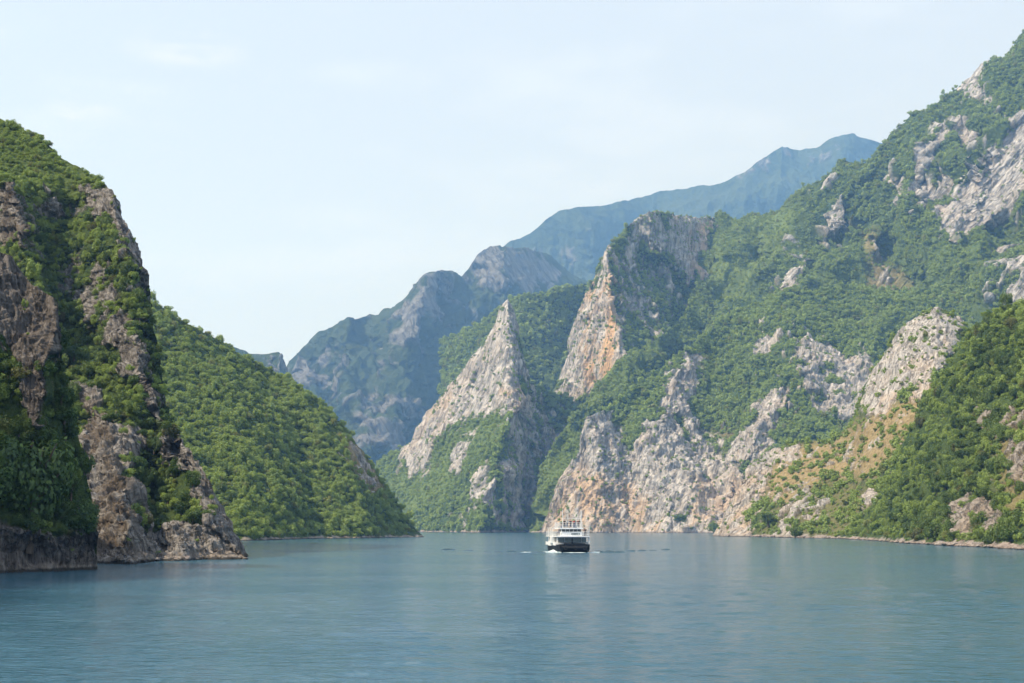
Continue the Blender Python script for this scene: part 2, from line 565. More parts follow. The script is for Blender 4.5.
    fine = fbm(Q * np.array([3.0, 3.0, 0.9]), 4, seed + 19, 0.6, ridged=True)
    d_rock = 0.55 * low + 0.38 * flute + 0.35 * crag + 0.40 * terr(crag, 4) + 0.42 * terr(slab, 3) + 0.22 * terr(ledge, 3) + fine_amp * fine
    d_rock = d_rock - d_rock.mean() - 0.05
    gf = 2.6 if unit > 40 else 1.0
    gully = fbm(Pw / unit * np.array([0.20, 0.20, 0.06]) * gf, 3 if unit < 40 else 4, seed + 20, 0.5, ridged=True)
    d_veg = 0.8 * fbm(Pw / unit * 0.4, 3, seed + 14, 0.5) + 0.28 * fbm(Pw / unit * 2.2, 3, seed + 16, 0.6)
    rs = rock
    disp = unit * (rs * d_rock * 0.56 * amp_rock + (1 - rs) * (d_veg * 0.42 * amp_veg - 0.10))
    disp += unit * gul * (gully - gully.mean()) * (1 - 0.65 * smooth(dens, 0.3, 0.7))
    disp *= 0.3 + 0.7 * smooth(T * (Wpy - Rpy)[None, :].repeat(nr, 0).ravel(), 0, foot_px)
    disp *= 1 - crest * smooth(T, 0.86, 1.0)
    Pw = Pw + N * disp[:, None]
    G = Pw.reshape(nr, nc, 3)
    zn = fbm(Pw / (shore_h * 6.0) * np.array([1, 1, 0.3]), 4, seed + 30, 0.6)
    shore = 1 - smooth(Pw[:, 2] + zn * shore_h * 2.6, shore_h * 0.75, shore_h * 1.25)
    # skirts: foot below the water, back slope behind the skyline ---------
    foot = G[0].copy(); foot[:, 2] = -4.0; foot[:, 1] -= 2.0
    rows = [foot[None]]
    rows.append(G)
    top = G[-1]
    hh = np.maximum(top[:, 2], 1.0)
    for k in range(1, 11):
        f = k / 10.0
        r = top.copy()
        away = top[:, :2] / (np.linalg.norm(top[:, :2], axis=1, keepdims=True) + 1e-6)
        r[:, :2] += away * (hh * back * 1.8 * f)[:, None]
        r[:, 2] -= hh * (0.55 * f ** 1.4)
        rows.append(r[None])
    A = np.concatenate(rows, 0)
    NR = A.shape[0]
    def pad(v, bv=None):
        v = v.reshape(nr, nc)
        return np.concatenate([v[:1], v, np.repeat(v[-1:], 10, 0)], 0).ravel()
    me = grid_mesh(name, A.reshape(-1, 3), NR, nc,
                   {'rock': pad(rock), 'dry': pad(dry_m), 'grass': pad(grass_m), 'shore': pad(shore), 'warm': pad(warm_m)})
    o = link(name, me, mat)
    tag(o, label, cat, kind='structure')
    L.name, L.obj, L.cols, L.Rpy, L.nr, L.nc = name, o, cols, Rpy, nr, nc
    L.P, L.PX, L.PY, L.rock, L.dry, L.grass, L.shore = Pw, PX, PY, rock, dry_m, grass_m, shore
    L.N = normals(G).reshape(-1, 3)
    L.unit = unit
    LAYERS.append(L)
    return L

GREY = dict(pale=(0.51, 0.485, 0.46), dark=(0.205, 0.192, 0.182), stain=(0.36, 0.235, 0.14))
PINK = dict(pale=(0.50, 0.47, 0.44), dark=(0.205, 0.19, 0.178), stain=(0.47, 0.33, 0.21))
BROWN = dict(pale=(0.215, 0.19, 0.172), dark=(0.085, 0.073, 0.064), stain=(0.165, 0.12, 0.088))
VEG = dict(veg1=(0.028, 0.052, 0.016), veg2=(0.07, 0.105, 0.03))
FARR = dict(pale=(0.20, 0.197, 0.195), dark=(0.10, 0.098, 0.096), stain=(0.16, 0.15, 0.135))
FARV = dict(veg1=(0.020, 0.038, 0.018), veg2=(0.050, 0.072, 0.032))

# --- far mountains
build_layer('far_mountain', 'farthest blue mountain with a long rising crest and twin summits', 'mountain',
    [(380, 330, 6000), (440, 296, 6000), (478, 262, 6200), (505, 244, 6300), (530, 235, 6400), (545, 220, 6500), (560, 210, 6600), (600, 205, 6700), (660, 192, 6900),
     (720, 182, 7000), (745, 170, 7000), (765, 156, 7050), (782, 146, 7050), (800, 151, 7100), (815, 148, 7100), (832, 139, 7150),
     (852, 134, 7200), (885, 144, 7250), (910, 152, 7300), (960, 175, 7300), (1100, 240, 7300)],
    [(380, 4900), (1100, 5600)], terrain_mat('far_slopes', 150, tilt=0.3, stain_amt=0.1, **FARR, **FARV), 115,
    rocks=[(.62, 8, [(742, 172), (765, 156), (785, 147), (800, 152), (790, 160), (770, 165), (752, 176)]),
           (.6, 8, [(808, 165), (822, 150), (838, 142), (850, 150), (830, 160), (815, 172)]),
           (.5, 14, [(530, 250), (580, 240), (600, 262), (560, 280)])],
    spurs=[([(565, 205), (620, 260), (640, 330)], 55, 55, 260), ([(780, 140), (740, 190), (700, 230)], 50, 50, 200),
           ([(852, 135), (830, 165), (790, 200)], 40, 40, 220)],
    prof=0.9, dx=1.1, seed=1, gul=0.9, crest=0.75, halo=0, base_rock=0.12, amp_rock=0.5, amp_veg=0.8, ridge_jit=0.5)

build_layer('middle_mountain', 'hazy blue grey mountain with pale crags behind the gorge', 'mountain',
    [(180, 380, 4000), (232, 376, 4000), (285, 371, 4000), (296, 352, 4000), (310, 340, 4050), (326, 328, 4050), (350, 318, 4100), (375, 316, 4150), (392, 306, 4200),
     (404, 299, 4200), (412, 284, 4200), (426, 272, 4250), (445, 268, 4300), (462, 276, 4350), (478, 254, 4450), (490, 248, 4500), (505, 245, 4500), (525, 247, 4600),
     (545, 254, 4700), (565, 268, 4750), (600, 290, 4800), (700, 330, 4900)],
    [(180, 3300), (700, 3500)], terrain_mat('hazy_slopes', 95, tilt=0.5, stain_amt=0.15, **FARR, **FARV), 70,
    rocks=[(.8, 9, [(470, 262), (485, 248), (525, 247), (560, 268), (560, 285), (520, 290), (480, 285)]),
           (.75, 9, [(404, 305), (414, 284), (430, 272), (448, 270), (450, 290), (440, 315), (415, 325), (402, 345), (395, 330)]),
           (.65, 8, [(290, 368), (300, 352), (330, 370), (336, 385), (310, 390), (292, 382)]),
           (.6, 10, [(395, 335), (405, 335), (392, 370), (375, 420), (365, 445), (360, 420), (378, 370)]),
           (.55, 10, [(360, 440), (380, 395), (420, 390), (430, 410), (400, 450)]),
           (.5, 8, [(320, 345), (335, 338), (345, 370), (335, 390)])],
    spurs=[([(430, 272), (412, 320), (398, 370), (385, 450)], 50, 60, 330), ([(490, 248), (500, 285), (470, 330)], 40, 60, 220),
           ([(345, 320), (350, 370), (365, 450)], 45, 30, 200), ([(300, 352), (320, 390), (340, 440)], 30, 20, 130)],
    prof=1.0, dx=1.0, seed=2, gul=1.0, crest=0.65, halo=0, base_rock=0.15, amp_rock=0.6, amp_veg=1.2, ridge_jit=0.55)

build_layer('distant_ridge', 'low dark blue ridge between the left hill and hazy mountain', 'hill',
    [(150, 350, 2900), (215, 344, 2900), (232, 346, 2900), (250, 352, 2900), (265, 352, 2900), (280, 350, 2900), (287, 360, 2920), (292, 380, 2950), (330, 430, 3000)],
    [(150, 2500), (330, 2500)], terrain_mat('distant_slopes', 60, tilt=0.3, stain_amt=0.1, **FARR, **FARV), 45,
    rocks=[(.55, 6, [(262, 356), (285, 352), (290, 378), (265, 372)])], seed=3, dx=1.1, ridge_jit=0.3)

# --- slopes of the gorge
forest_slope = build_layer('forest_slope', 'dark green forested slope between the two pale rock peaks', 'hill',
    [(440, 340, 2550), (480, 322, 2500), (507, 301, 2500), (520, 295, 2480), (550, 290, 2480), (585, 283, 2500), (620, 278, 2550), (680, 290, 2600)],
    [(440, 2150), (680, 2150)], terrain_mat('forest_floor', 40, tilt=0.3, **GREY, **VEG), 32, seed=4,
    spurs=[([(590, 284), (570, 330), (560, 390)], 60, 30, -90)], ridge_jit=0.45, base_rock=0.05)

peak_b = build_layer('high_peak', 'tall rocky peak with an orange cliff edge above the grassy valley', 'mountain',
    [(540, 420, 2060), (555, 386, 2070), (565, 352, 2080), (575, 320, 2100), (590, 286, 2130), (598, 262, 2150), (605, 250, 2160), (618, 236, 2200), (630, 222, 2220), (640, 214, 2240), (650, 210, 2250),
     (665, 213, 2260), (680, 215, 2280), (700, 216, 2300), (715, 217, 2320), (745, 222, 2350), (800, 235, 2400)],
    [(540, 1900), (620, 1820), (800, 1900)], terrain_mat('peak_rock', 32, tilt=-0.12, stain_amt=0.5, **PINK, **VEG), 24,
    rocks=[(1.2, 5, [(553, 395), (565, 352), (575, 320), (590, 287), (603, 250), (613, 258), (611, 290), (616, 320), (626, 345), (634, 372), (620, 388), (600, 392), (580, 398)]),
           (1.0, 5, [(630, 224), (650, 209), (666, 224), (671, 250), (690, 277), (706, 271), (700, 244), (712, 217), (690, 216), (670, 214), (664, 262), (655, 256), (641, 240)]),
           (.47, 10, [(605, 255), (640, 235), (690, 260), (700, 300), (670, 345), (630, 365), (615, 320)]),
           (.6, 6, [(690, 232), (715, 216), (712, 250), (700, 290), (692, 275)])],
    spurs=[([(640, 213), (606, 252), (611, 290), (615, 325), (630, 375)], 55, 70, 95), ([(650, 211), (662, 250), (690, 280)], 18, 30, 40),
           ([(590, 300), (585, 340), (578, 390)], 20, 14, 18)],
    warm=[(1.0, 7, [(585, 300), (603, 250), (614, 262), (614, 300), (618, 380), (585, 385)]), (.6, 8, [(690, 232), (718, 216), (712, 260), (695, 292)])],
    seed=5, tilt=-0.12, prof=1.0, ridge_jit=0.7, amp_rock=1.0)

peak_a = build_layer('pale_peak', 'sharp pale limestone peak with a bright face and shaded flank above the water', 'mountain',
    [(300, 500, 2100), (360, 470, 2080), (385, 455, 2060), (398, 450, 2020), (411, 441, 1990), (418, 426, 1985), (427, 413, 1980), (440, 397, 1980), (455, 380, 1980), (468, 364, 1985), (480, 344, 1985), (489, 330, 1985),
     (496, 314, 1985), (503, 303, 1985), (508, 298, 1985), (513, 304, 1990), (517, 322, 1985), (524, 352, 1965), (533, 384, 1950), (552, 391, 1950), (575, 401, 1950), (600, 411, 1960), (680, 440, 2000)],
    [(300, 1950), (400, 1850), (430, 1760), (480, 1660), (540, 1640), (680, 1700)], terrain_mat('peak_limestone', 30, tilt=-0.32, stain_amt=0.4, **PINK, **VEG), 22,
    rocks=[(1.2, 6, [(408, 447), (418, 424), (427, 411), (455, 378), (480, 342), (495, 312), (508, 296), (517, 318), (522, 350), (521, 385), (529, 400), (518, 417), (500, 402), (476, 412), (448, 425), (430, 447), (414, 470), (407, 466)]),
           (.60, 9, [(520, 396), (548, 392), (575, 404), (565, 450), (550, 500), (535, 528), (495, 528), (488, 500), (500, 450), (505, 425)]),
           (.8, 3, [(468, 433), (474, 430), (464, 455), (460, 475), (450, 480), (455, 455)]),
           (.75, 4, [(481, 464), (488, 470), (492, 500), (478, 505), (470, 497)]),
           (.55, 4, [(455, 510), (468, 508), (468, 532), (455, 532)])],
    grass=[(.9, 10, [(390, 480), (420, 462), (470, 425), (505, 405), (498, 430), (470, 460), (440, 500), (400, 515)])],
    spurs=[([(508, 299), (519, 345), (526, 395), (506, 430), (494, 470), (478, 531)], 110, 45, 125),
           ([(548, 392), (560, 450), (545, 520)], 30, 20, -35),
           ([(480, 345), (462, 400), (440, 440)], 12, 14, 14)],
    warm=[(.4, 8, [(412, 450), (430, 412), (455, 385), (450, 410), (425, 440)]), (.5, 6, [(500, 390), (525, 385), (530, 402), (515, 415)])],
    seed=6, tilt=-0.32, prof=1.05, ridge_jit=0.45)

valley = build_layer('right_mountain', 'high green mountain on the right with pale limestone slabs', 'mountain',
    [(528, 534, 1640), (533, 512, 1650), (540, 485, 1665), (549, 456, 1690), (557, 435, 1720), (571, 404, 1760), (586, 389, 1790), (602, 376, 1815), (626, 361, 1860), (650, 344, 1910), (674, 325, 1990), (690, 300, 2080), (698, 270, 2180), (706, 240, 2270),
     (716, 215, 2340), (740, 213, 2360), (762, 213, 2370), (775, 208, 2370), (788, 197, 2360), (802, 187, 2350), (820, 177, 2330), (850, 163, 2300), (882, 146, 2280), (902, 130, 2260), (915, 120, 2250), (930, 105, 2230), (948, 97, 2230), (962, 90, 2230),
     (975, 73, 2220), (990, 60, 2210), (1008, 42, 2210), (1024, 25, 2200), (1060, -5, 2180), (1120, -60, 2150), (1200, -120, 2100)],
    [(528, 1600), (620, 1560), (800, 1450), (1200, 1250)], terrain_mat('mountain_limestone', 32, tilt=-0.75, stain_amt=0.3, **GREY, **VEG), 24,
    rocks=[(.95, 4, [(1050, 100), (1024, 116), (1000, 140), (976, 165), (960, 190), (944, 206), (938, 222), (948, 244), (975, 230), (1000, 210), (1024, 197), (1050, 180)]),
           (.86, 3, [(916, 207), (914, 178), (921, 150), (938, 135), (965, 125), (976, 131), (973, 147), (955, 140), (939, 146), (946, 165), (954, 186), (946, 191), (936, 166), (929, 176), (931, 206), (925, 211)]),
           (.88, 3, [(843, 190), (852, 224), (833, 228), (825, 238), (830, 215)]),
           (.86, 3, [(813, 244), (809, 268), (797, 293), (781, 294), (790, 268), (803, 250)]),
           (.42, 4, [(862, 222), (872, 245), (888, 262), (903, 287), (880, 288), (870, 262), (858, 240)]),
           (.68, 5, [(962, 97), (974, 72), (992, 58), (988, 85), (1000, 112), (985, 108)]),
           (.5, 12, [(985, 232), (1040, 215), (1040, 310), (985, 300)]),
           (.6, 3, [(895, 172), (901, 172), (906, 200), (900, 212), (896, 195)]),
           (.36, 5, [(790, 195), (830, 178), (845, 172), (845, 190), (800, 205)])],
    dry=[(.7, 6, [(858, 215), (872, 245), (890, 262), (905, 290), (875, 290), (865, 255)])],
    grass=[(1.0, 9, [(520, 540), (540, 480), (562, 420), (600, 370), (672, 322), (696, 285), (712, 214), (760, 212), (790, 208), (800, 240), (770, 275), (740, 300), (690, 335), (640, 372), (600, 398), (575, 450), (556, 520)]),
           (.5, 14, [(790, 300), (830, 240), (900, 230), (930, 250), (1000, 225), (1024, 240), (960, 280), (900, 300)])],
    spurs=[([(1024, 116), (975, 166), (940, 225)], 30, 60, 70), ([(965, 125), (922, 152), (918, 205)], 25, 18, 35), ([(882, 147), (845, 188), (812, 245), (784, 292), (735, 330)], 60, 70, 95), ([(770, 214), (752, 262), (690, 335)], 40, 30, -45), ([(930, 108), (900, 200), (915, 290)], 40, 40, 45),
           ([(690, 300), (626, 366), (571, 410), (545, 490)], 30, 60, 14), ([(885, 170), (880, 240), (905, 290)], 25, 25, -35), ([(1000, 60), (985, 110), (960, 150)], 30, 40, 50)],
    seed=7, tilt=-0.75, gul=2.4, prof=1.0, ridge_jit=0.55)

cliffs = build_layer('grey_cliffs', 'rounded green hill ending in grey and orange cliffs above the lake', 'cliff',
    [(541, 533, 1560), (546, 512, 1562), (553, 489, 1566), (563, 470, 1570), (576, 456, 1574), (581, 434, 1580), (587, 418, 1590), (602, 411, 1605), (630, 390, 1640), (660, 369, 1680), (690, 346, 1720), (720, 321, 1760), (750, 301, 1800),
     (790, 292, 1830), (850, 286, 1850), (900, 288, 1850), (960, 292, 1850), (1024, 284, 1850), (1200, 270, 1850)],
    [(541, 1555), (640, 1500), (720, 1430), (820, 1380), (1200, 1200)], terrain_mat('cliff_rock', 24, tilt=-0.22, stain_amt=0.35, **PINK, **VEG), 18,
    rocks=[(.80, 8, [(600, 533), (625, 450), (650, 430), (700, 440), (745, 468), (768, 500), (735, 537)]),
           (1.15, 5, [(538, 537), (550, 488), (574, 460), (580, 416), (592, 408), (610, 418), (622, 430), (626, 455), (640, 472), (648, 436), (666, 406), (670, 380), (683, 350), (702, 358), (696, 384), (690, 404), (707, 442), (690, 432), (680, 412), (690, 446), (722, 464), (737, 470), (747, 500), (722, 537)]),
           (1.0, 5, [(794, 371), (787, 400), (777, 432), (760, 458), (733, 462), (741, 440), (760, 408)]),
           (.8, 4, [(749, 345), (765, 332), (787, 334), (771, 351), (755, 359)]),
           (.72, 8, [(796, 330), (832, 330), (852, 350), (876, 355), (888, 380), (862, 418), (818, 414), (801, 380)]),
           (.58, 12, [(660, 450), (720, 440), (770, 470), (760, 500), (700, 500)]),
           (.5, 6, [(625, 420), (662, 412), (655, 440), (630, 440)])],
    dry=[(.6, 8, [(690, 505), (740, 490), (760, 520), (720, 535), (690, 530)]), (.5, 8, [(715, 425), (735, 430), (725, 450)])],
    spurs=[([(588, 412), (600, 460), (592, 533)], 44, 44, 26), ([(684, 352), (670, 405), (650, 440), (668, 500), (665, 533)], 34, 50, 28), ([(630, 440), (632, 480), (628, 533)], 14, 14, -7),
           ([(790, 374), (765, 415), (735, 470)], 26, 40, 40), ([(800, 325), (802, 370), (815, 425)], 40, 85, 42), ([(745, 305), (700, 400), (725, 470)], 40, 40, -35)],
    warm=[(.6, 10, [(541, 535), (555, 490), (580, 465), (605, 470), (645, 490), (660, 533)]), (.45, 10, [(690, 480), (750, 470), (770, 535), (680, 535)])],
    seed=8, tilt=-0.22, gul=1.3, prof=1.15, ridge_jit=0.35, amp_rock=1.35)

outcrop = build_layer('dry_grass_hill', 'hill of dry golden grass and shrubs under a pale rock outcrop', 'hill',
    [(712, 536, 905), (720, 524, 908), (728, 508, 912), (738, 490, 918), (746, 470, 925), (758, 457, 930), (772, 450, 935), (790, 441, 930), (812, 440, 920), (832, 439, 905), (850, 424, 890), (858, 405, 880), (863, 386, 872), (872, 368, 868), (884, 352, 862), (896, 334, 855),
     (908, 321, 850), (922, 312, 845), (936, 309, 840), (952, 312, 835), (962, 321, 830), (975, 336, 820), (990, 346, 800), (1024, 352, 780), (1120, 340, 760)],
    [(712, 895), (760, 800), (830, 690), (900, 560), (1120, 420)], terrain_mat('outcrop_rock', 12, tilt=-0.15, stain_amt=0.45, **PINK, **VEG), 9.5,
    rocks=[(.90, 5, [(858, 412), (864, 376), (885, 350), (905, 320), (935, 306), (964, 320), (956, 345), (941, 368), (925, 398), (905, 394), (885, 418)]),
           (1.0, 5, [(708, 540), (728, 502), (744, 470), (772, 448), (804, 443), (792, 460), (771, 472), (762, 500), (750, 520), (752, 540)]),
           (.75, 4, [(866, 494), (880, 488), (897, 495), (895, 512), (872, 512)]),
           (.42, 8, [(755, 540), (765, 500), (800, 470), (830, 500), (800, 540)]),
           (.22, 10, [(770, 460), (830, 440), (860, 420), (930, 390), (905, 445), (860, 475), (800, 490)])],
    dry=[(.95, 9, [(768, 462), (790, 445), (832, 440), (860, 420), (935, 380), (935, 410), (915, 440), (895, 455), (870, 478), (835, 478), (805, 490), (785, 510), (768, 500)]),
         (.35, 10, [(755, 540), (775, 500), (850, 470), (880, 500), (850, 540)])],
    spurs=[([(935, 311), (900, 370), (862, 420)], 50, 50, 11), ([(748, 470), (735, 500), (728, 535)], 16, 22, 14), ([(832, 441), (800, 500), (790, 540)], 40, 40, 14)],
    warm=[(.4, 8, [(880, 395), (930, 385), (915, 430), (870, 425)]), (.35, 8, [(715, 540), (735, 490), (800, 445), (760, 535)])],
    seed=9, tilt=-0.15, halo=0.22, prof=0.95, shore_h=1.3, ridge_jit=0.5, amp_rock=1.1, rock_noise=0.55)

right_slope = build_layer('wooded_shore_slope', 'steep wooded slope on the right shore of the lake', 'hill',
    [(828, 541, 700), (842, 532, 690), (858, 520, 680), (872, 504, 665), (884, 484, 650), (892, 464, 640), (905, 441, 625), (918, 414, 610), (930, 392, 600), (942, 372, 590), (955, 350, 580), (967, 333, 575), (985, 316, 565), (1005, 306, 555), (1024, 300, 545), (1060, 284, 530), (1150, 250, 500), (1260, 215, 470)],
    [(828, 690), (860, 610), (900, 490), (950, 415), (1024, 330), (1150, 260), (1260, 230)], terrain_mat('shore_slope_rock', 13, tilt=0.25, stain_amt=0.5, pale=(0.34, 0.30, 0.26), dark=(0.15, 0.128, 0.11), stain=(0.30, 0.22, 0.15), **VEG), 6.5,
    rocks=[(.68, 6, [(943, 522), (953, 500), (966, 490), (978, 500), (990, 492), (1000, 500), (1003, 532), (960, 540)]),
           (.55, 6, [(970, 410), (990, 395), (995, 420), (975, 430)]),
           (.45, 12, [(995, 400), (1040, 380), (1040, 500), (1000, 490)])],
    dry=[(.6, 10, [(990, 420), (1040, 400), (1040, 520), (1000, 510)])],
    spurs=[([(985, 316), (960, 420), (950, 540)], 50, 40, 14), ([(910, 440), (900, 540)], 24, 24, 10)],
    seed=10, tilt=0.2, prof=0.9, ridge_jit=0.5, amp_veg=1.2, shore_h=1.0)

left_hill = build_layer('left_hill', 'rounded hill covered in green forest on the left shore', 'hill',
    [(60, 300, 760), (120, 292, 780), (146, 297, 790), (170, 312, 800), (200, 330, 805), (225, 343, 808), (250, 358, 810), (272, 370, 812), (290, 381, 812), (306, 391, 812), (322, 402, 812), (334, 413, 812), (345, 425, 812), (356, 441, 812), (366, 456, 811), (376, 470, 810), (386, 485, 808), (396, 502, 805), (408, 520, 800), (417, 530, 798), (426, 537.5, 795)],
    [(60, 500), (150, 520), (250, 590), (330, 680), (380, 745), (426, 788)], terrain_mat('hill_floor', 10, tilt=0.2, stain_amt=0.8, **PINK, **VEG), 8.5,
    rocks=[(.55, 4, [(346, 440), (358, 446), (372, 470), (380, 488), (368, 486), (352, 462)])],
    dry=[(.9, 5, [(340, 436), (358, 444), (374, 470), (384, 492), (366, 490), (350, 466)])],
    spurs=[([(170, 312), (240, 420), (250, 540)], 70, 60, 22), ([(260, 370), (300, 450), (310, 540)], 30, 40, -14), ([(300, 392), (350, 470), (360, 540)], 35, 40, 14)],
    seed=12, tilt=0.2, prof=0.9, shore_h=0.9, ridge_jit=0.45, amp_veg=1.3)

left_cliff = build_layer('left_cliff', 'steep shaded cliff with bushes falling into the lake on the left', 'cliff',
    [(-260, 20, 470), (-120, 66, 440), (-40, 100, 410), (0, 119, 395), (20, 128, 392), (40, 137, 388), (60, 157, 384), (80, 168, 380), (100, 179, 374), (112, 190, 370), (119, 203, 366), (122, 218, 360), (130, 230, 352), (137, 240, 348), (142, 258, 342), (145, 278, 336), (149, 297, 330),
     (153, 330, 318), (160, 375, 302), (170, 418, 285), (182, 441, 268), (195, 455, 262), (206, 474, 260), (216, 492, 258), (226, 512, 256), (236, 534, 252), (243, 548, 249), (248, 557.5, 247)],
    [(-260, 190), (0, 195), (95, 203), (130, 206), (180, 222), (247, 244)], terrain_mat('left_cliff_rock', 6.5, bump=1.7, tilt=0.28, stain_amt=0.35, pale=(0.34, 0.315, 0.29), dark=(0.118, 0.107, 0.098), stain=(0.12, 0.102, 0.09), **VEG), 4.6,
    rocks=[(1.15, 5, [(96, 186), (112, 188), (120, 203), (132, 232), (146, 258), (150, 298), (142, 292), (132, 262), (120, 232), (104, 214), (88, 208), (76, 205), (84, 196)]),
           (.8, 6, [(38, 205), (60, 200), (72, 210), (60, 218), (40, 216)]),
           (.85, 5, [(-20, 190), (8, 184), (22, 205), (34, 235), (36, 252), (20, 250), (-20, 240)]),
           (.62, 9, [(50, 262), (80, 255), (105, 258), (122, 300), (142, 345), (150, 380), (130, 370), (105, 335), (85, 320), (60, 290)]),
           (.95, 6, [(108, 338), (124, 336), (140, 360), (162, 400), (160, 420), (142, 400), (122, 370)]),
           (1.25, 4, [(84, 385), (99, 405), (116, 452), (136, 500), (150, 555), (80, 578), (80, 480)]),
           (.85, 4, [(112, 432), (128, 426), (148, 430), (142, 462), (118, 450)]),
           (1.12, 5, [(160, 440), (182, 436), (200, 452), (228, 508), (250, 560), (130, 568), (132, 532), (175, 534), (210, 525), (195, 480), (176, 470)])],
    grass=[(.7, 14, [(-40, 90), (0, 118), (60, 155), (112, 190), (100, 205), (60, 215), (-40, 180)])],  # yellow-green scrub, weighted up so its colour stands in for sunlight
    spurs=[([(118, 200), (130, 300), (150, 400), (165, 430)], 50, 30, 16), ([(84, 395), (112, 460), (140, 560)], 40, 22, 9), ([(185, 440), (215, 500), (240, 557)], 46, 30, 12),
           ([(60, 220), (70, 340), (80, 420)], 30, 40, -14), ([(150, 420), (150, 500), (160, 560)], 26, 20, -8), ([(5, 186), (25, 240), (30, 300)], 30, 24, 22)],
    warm=[(1.0, 6, [(84, 385), (99, 405), (116, 452), (134, 500), (146, 555), (80, 578), (80, 480)]), (.8, 6, [(-20, 190), (8, 184), (36, 240), (20, 252), (-20, 240)])],
    seed=13, tilt=0.28, foot_px=10, prof=1.0, ridge_jit=0.5, shore_h=1.4, amp_rock=1.1, dx=0.7, fine_amp=0.24)

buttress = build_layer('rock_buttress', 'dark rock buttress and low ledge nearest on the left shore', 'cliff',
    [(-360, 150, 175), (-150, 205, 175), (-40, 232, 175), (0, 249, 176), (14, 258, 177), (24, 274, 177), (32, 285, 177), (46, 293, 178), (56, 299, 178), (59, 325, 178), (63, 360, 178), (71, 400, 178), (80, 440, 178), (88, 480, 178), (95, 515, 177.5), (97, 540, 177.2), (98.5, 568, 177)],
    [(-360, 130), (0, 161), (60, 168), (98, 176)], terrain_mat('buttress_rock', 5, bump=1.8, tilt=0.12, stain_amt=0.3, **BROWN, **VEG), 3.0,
    rocks=[(1.15, 5, [(-60, 225), (0, 247), (14, 256), (32, 283), (58, 297), (56, 335), (46, 365), (42, 430), (28, 430), (22, 370), (0, 330), (-60, 300)]),
           (.95, 5, [(-100, 505), (0, 515), (40, 530), (80, 535), (99, 525), (101, 575), (-100, 600)])],
    spurs=[([(57, 298), (48, 360), (40, 430)], 40, 12, 5), ([(-60, 520), (40, 532), (99, 528)], 26, 26, 3)],
    seed=14, tilt=0.12, foot_px=8, prof=1.0, ridge_jit=0.3, shore_h=0.7, dx=0.65, fine_amp=0.26, amp_rock=1.2)

def build_shade_ridge():  # unseen ridge added to keep sun and sky light off the lower left cliff
    xs = np.linspace(-620, -95, 106); ys = np.linspace(-260, 430, 139)
    X, Y = np.meshgrid(xs, ys)
    start = -112 - np.maximum(Y - 60, 0) * 0.36
    u = start - X
    Z = -4 + 250 * smooth(u, 0, 140) * (1 - 0.5 * smooth(u, 170, 380)) * smooth(Y, -255, -120)
    P = np.stack([X, Y, Z], -1).reshape(-1, 3)
    Z2 = Z.ravel() + fbm(P / 60, 5, 91, 0.55) * 26 * smooth(Z.ravel(), 0, 40)
    P[:, 2] = Z2
    one = np.zeros(len(P))
    rk = smooth(fbm(P / 30, 4, 92, 0.6), 0.0, 0.15)
    me = grid_mesh('shade_ridge', P, len(ys), len(xs), {'rock': rk, 'dry': one, 'grass': one, 'shore': one, 'warm': one})
    tag(link('shade_ridge', me, terrain_mat('shade_ridge_rock', 8, **BROWN, **VEG)), 'unseen ridge added on the left to shade the cliff', 'hill', kind='structure')
build_shade_ridge()

NEAR_ORDER = ['rock_buttress', 'left_cliff', 'left_hill', 'wooded_shore_slope', 'dry_grass_hill', 'grey_cliffs', 'right_mountain', 'pale_peak', 'high_peak', 'forest_slope', 'distant_ridge', 'middle_mountain', 'far_mountain']
BY = {L.name: L for L in LAYERS}

# ------------------------------------------------------------------ plants
def leaf_cloud(seed, n_lobes, per_lobe, leaf, r_lobe=(0.22, 0.52), squash=0.85, flat=0.35, droop=0.0, core=True):
    """leaf-sized faces on many lobes of an uneven crown; crown radius 1, standing on z=0"""
    g = np.random.default_rng(seed)
    V, Fq = [], []
    cs = []
    for k in range(n_lobes):
        a = g.uniform(0, 2 * math.pi)
        rr = math.sqrt(g.uniform(0, 1)) * 0.72
        z = g.uniform(-0.45, 0.62) * (1.0 - 0.55 * rr)
        r = g.uniform(*r_lobe) * (1.05 - 0.35 * rr)
        c = np.array([rr * math.cos(a), rr * math.sin(a), (z + 0.72) * squash])
        cs.append((c, r))
    cs.append((np.array([0, 0, 0.75 * squash]), 0.52))
    for c, r in cs:
        m = per_lobe
        d = g.normal(size=(m, 3)); d /= np.linalg.norm(d, axis=1, keepdims=True)
        rad = r * g.uniform(0.72, 1.12, size=(m, 1))
        p = c + d * rad
        n = d + g.normal(scale=flat, size=(m, 3)) + np.array([0, 0, 0.25])
        n /= np.linalg.norm(n, axis=1, keepdims=True)
        t = np.cross(n, g.normal(size=(m, 3)))
        t /= np.linalg.norm(t, axis=1, keepdims=True)
        if droop:
            t = t + np.array([0, 0, -droop]) + d * 0.4
            t -= n * np.sum(t * n, 1, keepdims=True)
            t /= np.linalg.norm(t, axis=1, keepdims=True)
        b = np.cross(n, t)
        s = leaf * g.uniform(0.6, 1.3, size=(m, 1))
        w = s * g.uniform(0.5, 0.8, size=(m, 1))
        base = sum(len(v) for v in V)
        q = np.stack([p - t * s * 0.55, p + b * w * 0.5 - n * s * 0.1, p + t * s * 0.6, p - b * w * 0.5 - n * s * 0.1], 1).reshape(-1, 3)
        V.append(q)
        Fq.append(base + np.arange(4 * m).reshape(-1, 4))
    P = np.concatenate(V)
    Q = np.concatenate(Fq)
    keep = np.repeat((P.reshape(-1, 4, 3)[:, :, 2].min(1) > -0.05), 4)
    me = bpy.data.meshes.new('crown')
    fill_mesh(me, P, Q)
    return me

